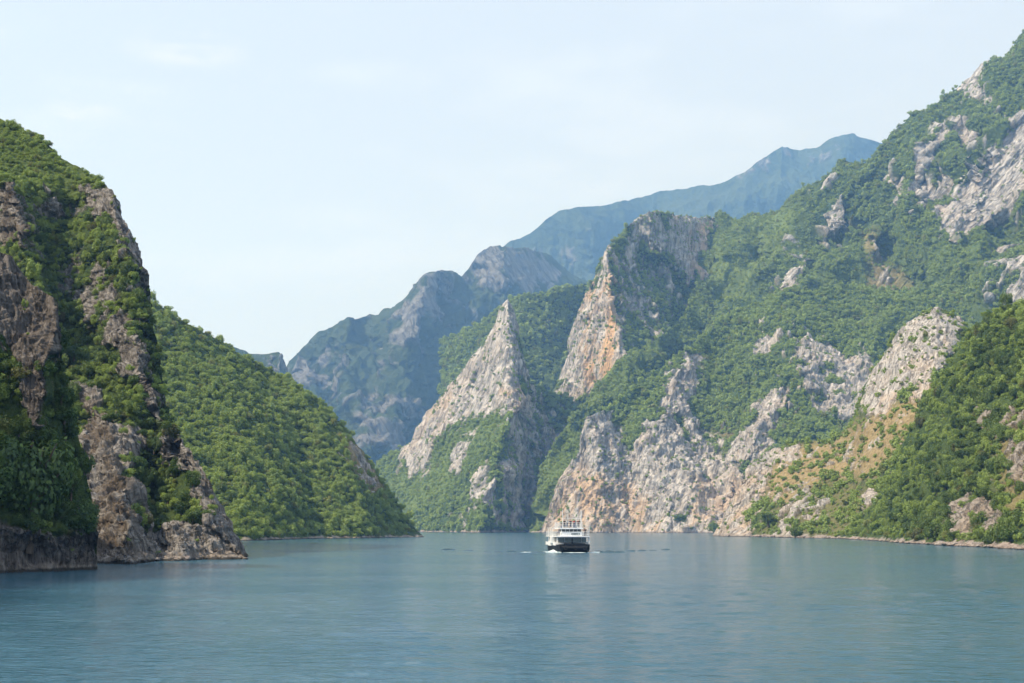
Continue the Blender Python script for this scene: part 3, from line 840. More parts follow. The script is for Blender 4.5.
def tube(bm, pts, rads, seg=7):
    rings = []
    for k, (p, r) in enumerate(zip(pts, rads)):
        p = Vector(p)
        a = Vector(pts[min(k + 1, len(pts) - 1)]) - Vector(pts[max(k - 1, 0)])
        a.normalize()
        s = a.orthogonal().normalized()
        u = a.cross(s)
        rings.append([bm.verts.new(p + (s * math.cos(2 * math.pi * i / seg) + u * math.sin(2 * math.pi * i / seg)) * r) for i in range(seg)])
    for A, B in zip(rings[:-1], rings[1:]):
        for i in range(seg):
            bm.faces.new((A[i], A[(i + 1) % seg], B[(i + 1) % seg], B[i]))
    bm.faces.new(rings[0][::-1]); bm.faces.new(rings[-1])

def trunk_mesh(seed, h=0.62, r=0.075):
    g = random.Random(seed)
    bm = bmesh.new()
    lean = (g.uniform(-.1, .1), g.uniform(-.1, .1))
    pts = [(0, 0, -0.35), (lean[0] * .3, lean[1] * .3, h * .4), (lean[0], lean[1], h), (lean[0] * 1.4, lean[1] * 1.4, h * 1.7)]
    tube(bm, pts, [r * 1.3, r, r * .75, r * .3])
    for k in range(5):
        a = k * 1.3 + g.uniform(0, .6)
        z0 = h * g.uniform(.55, 1.1)
        l = g.uniform(.35, .6)
        b = Vector((lean[0] * z0 / h, lean[1] * z0 / h, z0))
        tube(bm, [b, b + Vector((math.cos(a) * l * .5, math.sin(a) * l * .5, l * .35)), b + Vector((math.cos(a) * l, math.sin(a) * l, l * .8))], [r * .5, r * .35, r * .12], 5)
    me = bpy.data.meshes.new('trunk')
    bm.to_mesh(me); bm.free()
    return me

SMALL = [leaf_cloud(100 + k, 7, 34, 0.30, flat=0.45) for k in range(6)]
MID = [leaf_cloud(200 + k, 11, 75, 0.17, flat=0.5) for k in range(6)]
NEAR = [leaf_cloud(300 + k, 14, 150, 0.125, flat=0.55) for k in range(6)]
TRUNKS = [trunk_mesh(k) for k in range(6)]
for me in SMALL + MID + NEAR: me.materials.append(M_LEAF)
for me in TRUNKS: me.materials.append(M_BARK)

def proto_collection(name, meshes):
    c = bpy.data.collections.new(name)
    for k, me in enumerate(meshes):
        o = bpy.data.objects.new(name + '_leaf_clump', me)
        o.color = (0, 0, 0, 1)
        c.objects.link(o)
    return c
PC_SMALL = proto_collection('small_bush', SMALL)
PC_MID = proto_collection('mid_bush', MID)

def scatter_group(coll):
    ng = bpy.data.node_groups.new('scatter', 'GeometryNodeTree')
    ng.interface.new_socket('Geometry', in_out='INPUT', socket_type='NodeSocketGeometry')
    ng.interface.new_socket('Geometry', in_out='OUTPUT', socket_type='NodeSocketGeometry')
    n, l = ng.nodes, ng.links
    gi, go = n.new('NodeGroupInput'), n.new('NodeGroupOutput')
    ip = n.new('GeometryNodeInstanceOnPoints')
    ci = n.new('GeometryNodeCollectionInfo')
    ci.inputs['Collection'].default_value = coll
    ci.inputs['Separate Children'].default_value = True
    ci.inputs['Reset Children'].default_value = True
    def na(name, typ):
        a = n.new('GeometryNodeInputNamedAttribute'); a.data_type = typ
        a.inputs['Name'].default_value = name
        return a.outputs[0]
    l.new(gi.outputs[0], ip.inputs['Points'])
    l.new(ci.outputs[0], ip.inputs['Instance'])
    ip.inputs['Pick Instance'].default_value = True
    l.new(na('pick', 'INT'), ip.inputs['Instance Index'])
    cx = n.new('ShaderNodeCombineXYZ')
    l.new(na('spin', 'FLOAT'), cx.inputs[2])
    er = n.new('FunctionNodeEulerToRotation')
    l.new(cx.outputs[0], er.inputs[0])
    l.new(er.outputs[0], ip.inputs['Rotation'])
    l.new(na('size', 'FLOAT_VECTOR'), ip.inputs['Scale'])
    l.new(ip.outputs[0], go.inputs[0])
    return ng
NG_SMALL = scatter_group(PC_SMALL)
NG_MID = scatter_group(PC_MID)

def scatter_obj(name, pts, r, tint, ng, label, cat, npick=6):
    me = bpy.data.meshes.new(name)
    n = len(pts)
    me.vertices.add(n)
    me.vertices.foreach_set('co', np.ascontiguousarray(pts, dtype=np.float32).ravel())
    a = me.attributes.new('spin', 'FLOAT', 'POINT'); a.data.foreach_set('value', RNG.uniform(0, 6.28, n).astype(np.float32))
    a = me.attributes.new('pick', 'INT', 'POINT'); a.data.foreach_set('value', RNG.integers(0, npick, n).astype(np.int32))
    a = me.attributes.new('tint', 'FLOAT', 'POINT'); a.data.foreach_set('value', tint.astype(np.float32))
    s = np.stack([r * RNG.uniform(0.8, 1.25, n), r * RNG.uniform(0.8, 1.25, n), r * np.exp(RNG.normal(0.0, 0.26, n))], -1).astype(np.float32)
    a = me.attributes.new('size', 'FLOAT_VECTOR', 'POINT'); a.data.foreach_set('vector', s.ravel())
    o = link(name, me)
    md = o.modifiers.new('scatter', 'NODES')
    md.node_group = ng
    tag(o, label, cat, kind='stuff')
    return o

def sample_plants(L, r_m, cover, rock_p=0.03, dry_p=0.25, grass_p=1.0, spread=0.45, base_tint=0.05, margin=10, sink=0.25, grass_r=0.6):
    """random points on the visible part of a hillside, thick where it is wooded"""
    px, py = L.PX, L.PY
    hidden = np.zeros(px.shape, bool)
    for nm in NEAR_ORDER[:NEAR_ORDER.index(L.name)]:
        o = BY[nm]
        top = np.interp(px, o.cols, o.Rpy, left=9999, right=9999)
        hidden |= py > top + margin
    out = (px < -60) | (px > 1084) | (py < -30)
    # pixel area represented by a vertex
    colh = np.gradient(py.reshape(L.nr, L.nc), axis=0)
    area = np.abs(colh.ravel()) * (L.cols[1] - L.cols[0])
    D = L.P[:, 1]
    r_px = r_m * F / D
    w = 1 - L.rock
    dens = w * (1 - L.dry * (1 - dry_p)) * (1 - L.grass * (1 - grass_p)) + L.rock * rock_p
    dens *= (1 - 0.97 * L.shore) * (L.P[:, 2] > 1.0)
    clump = fbm(L.P / (r_m * 7.0), 2, 77)
    dens *= np.clip(1.0 + 1.3 * clump, 0.15, 1.7)
    lam = area * dens * cover / (math.pi * r_px ** 2 * 0.55)
    lam *= 1 + 0.7 * L.grass
    lam[hidden | out] = 0
    n = RNG.poisson(lam)
    idx = np.repeat(np.arange(len(px)), n)
    k = len(idx)
    r = r_m * np.exp(RNG.normal(0, spread, k))
    r = np.minimum(r, 1.9 * r_m)
    r *= 1 - (1 - grass_r) * L.grass[idx]
    r *= np.where(L.rock[idx] > 0.5, 0.6, 1.0)
    jit = RNG.uniform(-0.5, 0.5, (k, 3)) * r[:, None] * 0.6
    pts = L.P[idx] + jit
    pts[:, 2] -= r * sink
    broad = fbm(L.P[idx] / (L.unit * 2.6), 3, 78)
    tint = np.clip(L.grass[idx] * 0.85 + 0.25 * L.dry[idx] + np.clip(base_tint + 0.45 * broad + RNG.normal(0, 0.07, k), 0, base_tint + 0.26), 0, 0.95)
    return pts, r, tint, idx

STUFF_LABELS = {
    'forest_slope': ('woodland', 'dark even woodland covering the slope between the rock peaks'),
    'high_peak': ('scrub', 'olive scrub dotted over the tall rocky peak'),
    'pale_peak': ('scrub', 'green scrub clinging to the flanks of the pale peak'),
    'right_mountain': ('woodland', 'green woodland and pale grassy scrub over the high right mountain'),
    'grey_cliffs': ('woodland', 'dark green woodland on the rounded hill above the grey cliffs'),
    'dry_grass_hill': ('shrubbery', 'round shrubs scattered through the dry golden grass'),
    'wooded_shore_slope': ('woodland', 'bright leafy woodland over the right shore slope'),
    'left_hill': ('woodland', 'dense green woodland canopy over the rounded left hill'),
    'left_cliff': ('undergrowth', 'dark bushes and undergrowth clinging to the left cliff'),
    'rock_buttress': ('undergrowth', 'dark undergrowth on the nearest rock buttress'),
}

for nm, r_m, cov, kw in (('forest_slope', 3.6, 2.2, {}),
                         ('high_peak', 2.6, 1.5, dict(rock_p=0.30)),
                         ('pale_peak', 2.6, 1.7, dict(rock_p=0.24)),
                         ('right_mountain', 2.6, 1.8, dict(grass_p=0.95, rock_p=0.08, base_tint=0.08)),
                         ('grey_cliffs', 2.3, 2.1, dict(rock_p=0.13)),
                         ('dry_grass_hill', 1.6, 1.6, dict(dry_p=0.42, rock_p=0.26))):
    L = BY[nm]
    pts, r, tint, idx = sample_plants(L, r_m, cov, **kw)
    kind, lab = STUFF_LABELS[nm]
    scatter_obj(kind, pts, r, tint, NG_SMALL if r_m * F / L.P[:, 1].mean() < 3.5 else NG_MID, lab, kind)
    print(nm, len(pts))

# near hillsides: the largest plants are things of their own
CAND = []
for nm, r_m, cov, kw in (('wooded_shore_slope', 1.5, 2.1, dict(rock_p=0.12, dry_p=0.6, spread=0.5, base_tint=0.20)),
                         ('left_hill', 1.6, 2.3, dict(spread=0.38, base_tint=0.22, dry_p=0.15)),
                         ('left_cliff', 0.95, 1.7, dict(rock_p=0.07, spread=0.42)),
                         ('rock_buttress', 0.95, 1.8, dict(rock_p=0.04, spread=0.35))):
    L = BY[nm]
    pts, r, tint, idx = sample_plants(L, r_m, cov, **kw)
    vis = np.ones(len(pts), bool)
    for o_nm in NEAR_ORDER[:NEAR_ORDER.index(nm)]:
        o = BY[o_nm]
        top = np.interp(L.PX[idx], o.cols, o.Rpy, left=9999, right=9999)
        vis &= L.PY[idx] < top
    vis &= (L.PX[idx] > 4) & (L.PX[idx] < 1020) & (L.PY[idx] > 4)
    score = np.where(vis, r * F / pts[:, 1], 0)
    CAND.append((nm, L, pts, r, tint, idx, score))
    print(nm, len(pts))

def zone(nm, L, i, big):
    px, py = L.PX[i], L.PY[i]
    top = np.interp(px, L.cols, L.Rpy)
    hgt = L.P[i, 2]
    if nm == 'left_hill':
        if py < top + 9: return 'leafy tree on the skyline crest of the forested left hill', 'trees on the crest of the left hill'
        if hgt < 9: return 'dark green tree at the water edge below the left hill', 'trees at the foot of the left hill'
        if px > 330: return 'small tree beside the bare orange ground at the hill end', 'trees near the point of the left hill'
        if px < 205: return 'shaded tree in the fold between the left cliff and the forested hill', 'trees in the fold behind the left cliff'
        if py < 440: return 'sunlit tree in the upper canopy of the forested left hill', 'trees on the upper left hill'
        return 'deep green tree in the lower canopy of the forested left hill', 'trees on the lower left hill'
    if nm == 'wooded_shore_slope':
        if py < top + 9: return 'bright tree along the top edge of the wooded right slope', 'trees on the top edge of the right slope'
        if hgt < 8: return 'bushy tree just above the boulders on the right shore', 'trees above the right shore boulders'
        if px > 990: return 'olive tree among brown crags at the far side of the right slope', 'trees among the brown crags'
        if py < 420: return 'sunlit green tree high on the wooded right slope', 'trees high on the right slope'
        return 'dark green tree on the lower part of the wooded right slope', 'trees low on the right slope'
    if nm == 'left_cliff':
        if py < top + 12: return 'bush standing out on the skyline of the left cliff', 'bushes on the skyline of the left cliff'
        if py < 215: return 'pale green bush on the sunlit top of the left cliff', 'bushes on the top of the left cliff'
        if py < 330: return 'green bush on the steep middle of the left cliff', 'bushes on the middle of the left cliff'
        if px > 150: return 'dark bush rooted in the pale rock foot of the left cliff', 'bushes on the pale rock foot'
        return 'dark shaded bush in the gully beside the brown rock slab', 'bushes in the shaded gully'
    if py < 330: return 'dark bush behind the top of the nearest rock buttress', 'bushes on the rock buttress'
    if py > 500: return 'dark bush hanging over the low rock ledge', 'bushes over the rock ledge'
    return 'dark bush on the flank of the nearest rock buttress', 'bushes beside the rock buttress'

def plant_thing(kind, label, cat, group, pos, r, tint, k, zs=1.0, crown=None, cmat=None):
    root = empty(kind, pos, RNG.uniform(0, 6.28))
    root.scale = (r, r, r * zs)
    tag(root, label, cat, group)
    c = link('crown', crown if crown is not None else NEAR[k % 6], None, root)
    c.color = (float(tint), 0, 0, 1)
    link('trunk', TRUNKS[k % 6], None, root)
    return root

def individual(names, limit, kind, cat):
    allc = []
    for ci, (nm, L, pts, r, tint, idx, score) in enumerate(CAND):
        if nm in names:
            for j in np.argsort(-score)[:limit]:
                if score[j] > 0: allc.append((score[j], ci, j))
    allc.sort(reverse=True)
    chosen = {}
    for s, ci, j in allc[:limit]:
        chosen.setdefault(ci, []).append(j)
        nm, L, pts, r, tint, idx, score = CAND[ci]
        lab, grp = zone(nm, L, idx[j], r[j])
        plant_thing(kind, lab, cat, grp, tuple(pts[j]), float(r[j]), tint[j], int(RNG.integers(0, 6)), float(RNG.uniform(0.7, 1.45)))
    return chosen

used = {}
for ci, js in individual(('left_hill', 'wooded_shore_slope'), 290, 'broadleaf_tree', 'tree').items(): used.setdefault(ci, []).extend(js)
for ci, js in individual(('left_cliff', 'rock_buttress'), 280, 'bush', 'bush').items(): used.setdefault(ci, []).extend(js)
for ci, (nm, L, pts, r, tint, idx, score) in enumerate(CAND):
    keep = np.ones(len(pts), bool)
    keep[used.get(ci, [])] = False
    kind, lab = STUFF_LABELS[nm]
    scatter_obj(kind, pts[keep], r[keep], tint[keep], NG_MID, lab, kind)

def ground_point(px, py, Y): return ray_point(np.array(float(px)), np.array(float(py)), np.array(float(Y)))

# the big tree leaning over the ledge, nearest on the left
def big_tree(px, py, Y, r, seed, label, lobes=26, per=330, leaf=0.085, zs=1.0):
    me = leaf_cloud(seed, lobes, per, leaf, r_lobe=(0.26, 0.42), flat=0.4, droop=0.5)
    me.materials.append(M_LEAF_NEAR)
    p = ground_point(px, py, Y)
    return plant_thing('broadleaf_tree', label, 'tree', None, tuple(p), r, 0.02, seed, zs, crown=me)
big_tree(30, 528, 166, 5.6, 500, 'large broad leaved tree spreading over the low rock ledge', zs=1.5)
big_tree(76, 534, 171, 3.2, 501, 'smaller drooping tree at the corner of the low rock ledge', lobes=18, zs=1.05)
big_tree(-28, 505, 161, 4.2, 502, 'leafy tree cut by the frame above the low rock ledge', lobes=18)
big_tree(8, 452, 170, 3.3, 503, 'dark spreading tree at the foot of the brown buttress', lobes=18)

def shore_shrub(px, py, Y, r, k, label, tint=0.3):
    p = ground_point(px, py, Y)
    return plant_thing('shrub', label, 'shrub', None, (p[0], p[1], max(0.4, p[2])), r, tint, k, 0.9)
shore_shrub(714, 533, 1415, 9.5, 1, 'bright green shrub on the beach where the grey cliffs end', 0.5)
shore_shrub(680, 523, 1440, 7.5, 2, 'dark rounded shrub on the tan beach under the grey cliffs', 0.05)
shore_shrub(768, 523, 800, 5.0, 3, 'green shrub on the pink rocks below the dry grass hill', 0.2)
shore_shrub(795, 538, 720, 4.2, 4, 'dark shrub at the water edge under the dry grass hill', 0.05)

# ------------------------------------------------------------------ shore boulders
def boulder_mesh(seed):
    bm = bmesh.new()
    bmesh.ops.create_icosphere(bm, subdivisions=4, radius=1.0)
    P = np.array([v.co[:] for v in bm.verts])
    g = np.random.default_rng(seed)
    for k in range(9):                       # knock flat faces off
        d = g.normal(size=3); d /= np.linalg.norm(d)
        h = g.uniform(0.55, 0.85)
        s = P @ d
        P = P - np.outer(np.maximum(s - h, 0) * 0.92, d)
    n = fbm(P * 1.7, 4, seed, 0.55)
    P = P * (1 + 0.16 * n[:, None]) * np.array([1.25, 1.0, 0.68])
    for v, p in zip(bm.verts, P): v.co = p
    me = bpy.data.meshes.new('boulder')
    bm.to_mesh(me); bm.free()
    me.shade_smooth()
    return me

def boulder_mat():
    m = bpy.data.materials.new('boulder_rock')
    b = NB(m)
    g = b.new('ShaderNodeNewGeometry').outputs['Position']
    r = b.new('ShaderNodeObjectInfo').outputs['Random']
    n = b.noise(g, 1.6, 6, 0.65)
    c = b.mix(b.ramp(n, 0.35, 0.65), (0.11, 0.092, 0.08, 1), (0.34, 0.295, 0.26, 1))
    c = b.mix(b.math('MULTIPLY', r, 0.3), c, (0.32, 0.21, 0.155, 1))
    z = b.new('ShaderNodeSeparateXYZ'); b.set(z.inputs[0], g)
    wet = b.ramp(z.outputs[2], 0.12, 0.4, 1.0, 0.0)
    c = b.mix(wet, c, (0.05, 0.042, 0.035, 1))
    b.set(b.bsdf.inputs['Base Color'], c)
    b.bsdf.inputs['Roughness'].default_value = 0.85
    bp = b.new('ShaderNodeBump'); bp.inputs['Distance'].default_value = 0.25
    b.set(bp.inputs['Height'], n); b.set(b.bsdf.inputs['Normal'], bp.outputs[0])
    return m
M_BOULDER = boulder_mat()
BOULDERS = [boulder_mesh(k + 20) for k in range(7)]
for me in BOULDERS: me.materials.append(M_BOULDER)

def boulders(L, xa, xb, n, r0, r1, label, group, out=0.6):
    xs = np.sort(RNG.uniform(xa, xb, n))
    base = L.P.reshape(L.nr, L.nc, 3)
    for x in xs:
        k = int(np.clip(round((x - L.cols[0]) / (L.cols[1] - L.cols[0])), 0, L.nc - 1))
        p = base[1, k]
        r = float(RNG.uniform(r0, r1) * (0.6 + 0.8 * RNG.random() ** 3))
        o = bpy.data.objects.new('boulder', BOULDERS[int(RNG.integers(0, 7))])
        COL.objects.link(o)
        o.location = (p[0] + RNG.uniform(-.5, .5) * r, p[1] - r * out * RNG.uniform(0.2, 1.4), r * RNG.uniform(0.0, 0.28))
        o.rotation_euler = (RNG.uniform(-.25, .25), RNG.uniform(-.25, .25), RNG.uniform(0, 6.28))
        o.scale = (r, r, r * RNG.uniform(0.7, 1.05))
        tag(o, label, 'boulder', group)
boulders(right_slope, 905, 1022, 80, 0.45, 1.9, 'brown boulder at the water edge below the wooded right slope', 'boulders below the wooded right slope')
boulders(right_slope, 850, 905, 26, 0.5, 1.8, 'reddish boulder on the low point where the wooded slope meets the lake', 'boulders at the low point of the right shore')
boulders(outcrop, 722, 845, 44, 0.6, 2.2, 'pale boulder along the shore below the dry grass hill', 'boulders below the dry grass hill')
boulders(cliffs, 600, 715, 18, 1.3, 3.0, 'tan boulder at the foot of the grey cliffs', 'boulders below the grey cliffs')
boulders(peak_a, 420, 540, 16, 1.4, 3.2, 'tiny pale boulder on the far shore under the pale peak', 'boulders on the far shore')
boulders(left_hill, 262, 420, 26, 0.5, 1.5, 'dark boulder along the waterline of the forested left hill', 'boulders below the left hill')
boulders(left_cliff, 130, 246, 9, 0.35, 0.8, 'grey boulder at the foot of the left cliff', 'boulders below the left cliff')

# ------------------------------------------------------------------ the ferry
M_HULL = plain('hull_paint', (0.008, 0.010, 0.015), 0.55, var=0.3, scale=1.2)
M_HULL.node_tree.nodes['Principled BSDF'].inputs['Specular IOR Level'].default_value = 0.2
M_WHITE = plain('white_paint', (0.88, 0.89, 0.90), 0.4, var=0.10, scale=1.0)
M_GLASS = plain('dark_glass', (0.016, 0.024, 0.030), 0.06, var=0.1)
M_PALEGLASS = plain('lounge_glass', (0.13, 0.18, 0.19), 0.08, var=0.35, scale=0.8)
M_RAIL = plain('rail_paint', (0.74, 0.76, 0.78), 0.35)
M_DECK = plain('deck_paint', (0.20, 0.23, 0.24), 0.7, var=0.3)
M_BLUE = plain('blue_trim', (0.05, 0.10, 0.20), 0.4)
M_RUBBER = plain('fender_rubber', (0.02, 0.02, 0.021), 0.8)
M_ORANGE = plain('life_ring_orange', (0.75, 0.16, 0.03), 0.5)

def box(bm, c, s, bev=0.0):
    r = bmesh.ops.create_cube(bm, size=1.0)
    for v in r['verts']:
        v.co = Vector((v.co.x * s[0] + c[0], v.co.y * s[1] + c[1], v.co.z * s[2] + c[2]))
    if bev:
        es = list({e for v in r['verts'] for e in v.link_edges})
        bmesh.ops.bevel(bm, geom=es, offset=bev, segments=2, affect='EDGES', clamp_overlap=True)

def part(name, fn, mat, parent, smooth_=False):
    bm = bmesh.new()
    fn(bm)
    me = bpy.data.meshes.new(name)
    bm.normal_update()
    bm.to_mesh(me); bm.free()
    if smooth_: me.shade_smooth()
    return link(name, me, mat, parent)

BOAT_Y = 296.0
bp_ = ground_point(574.3, water_py(BOAT_Y), BOAT_Y)
ferry = empty('ferry', (float(bp_[0]), BOAT_Y, 0.0), R_(5.0))
tag(ferry, 'white passenger ferry with a black bow coming towards the viewer', 'ferry')
# local axes: bow towards -Y, length 22 m, beam 7 m; origin at the bow's waterline
BL = 22.0
def hull_fn(bm):
    secs = []
    for y, hw, zk, zt in ((-0.9, 2.5, 0.75, 1.72), (-0.2, 3.1, 0.1, 1.70), (1.2, 3.4, -0.5, 1.58), (4, 3.5, -0.7, 1.45), (12, 3.5, -0.7, 1.35), (19, 3.4, -0.6, 1.35), (BL, 3.1, -0.2, 1.4)):
        pts = [(-hw, y, zt), (-hw * 0.99, y, (zk + zt) / 2 + .1), (-hw * 0.86, y, zk + 0.12), (-hw * 0.5, y, zk), (hw * 0.5, y, zk), (hw * 0.86, y, zk + 0.12), (hw * 0.99, y, (zk + zt) / 2 + .1), (hw, y, zt)]
        secs.append([bm.verts.new(p) for p in pts])
    for A, B in zip(secs[:-1], secs[1:]):
        for i in range(7): bm.faces.new((A[i], A[i + 1], B[i + 1], B[i]))
        bm.faces.new((A[7], A[0], B[0], B[7]))
    bm.faces.new(secs[0]); bm.faces.new(secs[-1][::-1])
    bmesh.ops.recalc_face_normals(bm, faces=bm.faces)
hull = part('hull', hull_fn, M_HULL, ferry)
part('fender', lambda bm: ([tube(bm, [(-2.7, -0.95, 1.15), (-1.2, -1.12, 1.05), (1.2, -1.12, 1.05), (2.7, -0.95, 1.15)], [.14] * 4)]), M_RUBBER, hull)
def tyre_fn(x):
    def f(bm):
        n = 14
        tube(bm, [(x + .33 * math.cos(i * 2 * math.pi / n), -1.04 - 0.05, 0.95 + .33 * math.sin(i * 2 * math.pi / n)) for i in range(n + 1)], [.11] * (n + 1), 6)
    return f
for x in (-1.9, 0.1, 2.0): part('tyre_fender', tyre_fn(x), M_RUBBER, hull)
def bulwark_fn(bm):
    box(bm, (-3.46, 12.5, 1.72), (.10, 18.6, .66)); box(bm, (3.46, 12.5, 1.72), (.10, 18.6, .66))
part('bulwark', bulwark_fn, M_WHITE, ferry)
part('deck', lambda bm: box(bm, (0, 11.4, 1.46), (6.78, 20.6, .08)), M_DECK, ferry)
# bow ramp, raised
part('bow_ramp', lambda bm: box(bm, (0, -0.62, 1.62), (4.5, .16, .52), .03), M_HULL, ferry)
# closed passenger saloon on the main deck
saloon = part('saloon', lambda bm: (box(bm, (0, 11.8, 1.68), (6.2, 17.6, .36)), box(bm, (0, 12.2, 2.55), (5.7, 16.6, 1.2))), M_WHITE, ferry)
for k, (xc, w) in enumerate(((-2.32, 1.35), (-0.88, 1.35), (1.0, 1.75), (2.42, .95))):
    pn = part('window', lambda bm, xc=xc, w=w: box(bm, (xc, 3.02, 2.5), (w, .05, 1.0)), M_PALEGLASS, saloon)
part('door', lambda bm: box(bm, (-0.02, 3.015, 2.36), (.36, .06, 1.3), .01), M_GLASS, saloon)
for s in (-1, 1):
    for k in range(6):
        part('window', lambda bm, k=k, s=s: box(bm, (s * 2.86, 6.0 + k * 2.5, 2.55), (.05, 1.7, .8)), M_GLASS, saloon)
for s in (-1, 1):
    for y in (2.3, 7.5, 12.5, 17.5):
        part('pillar', lambda bm, y=y, s=s: box(bm, (s * 3.3, y, 2.35), (.13, .13, 1.75)), M_WHITE, ferry)
# upper deck slab and its white front
part('upper_deck', lambda bm: box(bm, (0, 11.6, 3.22), (7.0, 19.4, .17), .03), M_WHITE, ferry)
part('blue_stripe', lambda bm: box(bm, (0, 1.88, 3.1), (6.7, .04, .07)), M_BLUE, ferry)
house = part('wheelhouse', lambda bm: (box(bm, (-0.1, 6.0, 3.72), (4.5, 5.2, .84), .03), box(bm, (-0.1, 6.15, 4.45), (4.2, 4.9, .64))), M_WHITE, ferry)
for k in range(5):
    part('window', lambda bm, k=k: box(bm, (-1.74 + k * .82, 3.685, 4.46), (.74, .05, .56)), M_GLASS, house)
for s in (-1, 1):
    for k in range(3):
        part('window', lambda bm, k=k, s=s: box(bm, (-0.1 + s * 2.11, 4.7 + k * 1.45, 4.46), (.05, 1.2, .52)), M_GLASS, house)
part('windscreen', lambda bm: box(bm, (0.75, 3.385, 3.74), (1.8, .05, .42), .01), M_PALEGLASS, house)
part('top_deck', lambda bm: box(bm, (-0.1, 8.2, 4.90), (4.9, 10.4, .26), .04), M_WHITE, ferry)
def canopy_fn(bm): box(bm, (0, 16.4, 5.0), (6.6, 8.0, .10), .02)
part('stern_canopy', canopy_fn, M_WHITE, ferry)
for s in (-1, 1):
    for y in (13.0, 16.5, 20.0):
        part('pillar', lambda bm, y=y, s=s: box(bm, (s * 3.1, y, 4.13), (.10, .10, 1.64)), M_WHITE, ferry)
def rails(x0, x1, y0, y1, z, h, n=3, front=True, step=1.1):
    def f(bm):
        r = .028
        zs = [z + h * (k + 1) / n for k in range(n)]
        sides = [((x0, y0), (x0, y1)), ((x1, y0), (x1, y1))] + ([((x0, y0), (x1, y0))] if front else [])
        for (a, b_) in sides:
            L_ = math.dist(a, b_)
            for zz in zs: tube(bm, [(a[0], a[1], zz), (b_[0], b_[1], zz)], [r, r], 5)
            m = max(1, int(L_ / step))
            for k in range(m + 1):
                t = k / m
                p = (a[0] + (b_[0] - a[0]) * t, a[1] + (b_[1] - a[1]) * t)
                tube(bm, [(p[0], p[1], z), (p[0], p[1], z + h)], [r * 1.2, r * 1.2], 5)
    return f
part('railing', rails(-2.45, 2.25, 3.15, 13.2, 5.03, 1.1), M_RAIL, ferry)
part('railing', rails(-3.42, 3.42, 2.0, 21.0, 3.3, 1.0), M_RAIL, ferry)
for x in (-1.98, 1.9):
    part('mast', lambda bm, x=x: tube(bm, [(x, 3.3, 5.0), (x, 3.3, 8.8)], [.09, .06], 7), M_WHITE, ferry)
part('antenna_bar', lambda bm: (tube(bm, [(-1.98, 3.3, 6.95), (1.9, 3.3, 6.95)], [.03, .03], 5), tube(bm, [(-.5, 6.5, 5.0), (-.5, 6.5, 7.9)], [.045, .03], 6)), M_RAIL, ferry)
part('flag_pole', lambda bm: tube(bm, [(3.42, 2.1, 1.6), (3.42, 2.1, 5.3)], [.06, .05], 6), M_RAIL, ferry)
# boarding stair and box on the port quarter, seen past the bow
part('stair_box', lambda bm: (box(bm, (-3.62, 9.2, 2.55), (.5, 2.6, 1.5), .04), box(bm, (-3.55, 13.0, 1.7), (.3, 5.0, .9), .03)), M_WHITE, ferry)
for k in range(4):
    part('bench', lambda bm, k=k: (box(bm, (-.1, 6.4 + k * 1.6, 5.45), (3.6, .4, .06)), box(bm, (-1.6, 6.4 + k * 1.6, 5.23), (.08, .36, .4)), box(bm, (1.4, 6.4 + k * 1.6, 5.23), (.08, .36, .4))), M_BLUE, ferry)

# people ------------------------------------------------------------
M_SKIN = plain('skin', (0.48, 0.30, 0.22), 0.6)
M_HAIR = plain('hair', (0.03, 0.022, 0.018), 0.6)

def skinned(joints, edges, radii, root=0, sub=1):
    me = bpy.data.meshes.new('tmp')
    me.from_pydata([Vector(j) for j in joints], edges, [])
    o = bpy.data.objects.new('tmp', me)
    COL.objects.link(o)
    sk = o.modifiers.new('skin', 'SKIN')
    sk.use_smooth_shade = True
    lay = me.skin_vertices[0].data if me.skin_vertices else None
    if lay is None:
        bpy.context.view_layer.objects.active = o
        bm = bmesh.new(); bm.from_mesh(me)
        bm.verts.layers.skin.verify(); bm.to_mesh(me); bm.free()
        lay = me.skin_vertices[0].data
    for i, r in enumerate(radii):
        lay[i].radius = (r[0], r[1]) if isinstance(r, tuple) else (r, r)
        lay[i].use_root = (i == root)
    ss = o.modifiers.new('sub', 'SUBSURF'); ss.levels = sub; ss.render_levels = sub
    dg = bpy.context.evaluated_depsgraph_get()
    dg.update()
    res = bpy.data.meshes.new_from_object(o.evaluated_get(dg))
    bpy.data.objects.remove(o)
    res.shade_smooth()
    return res

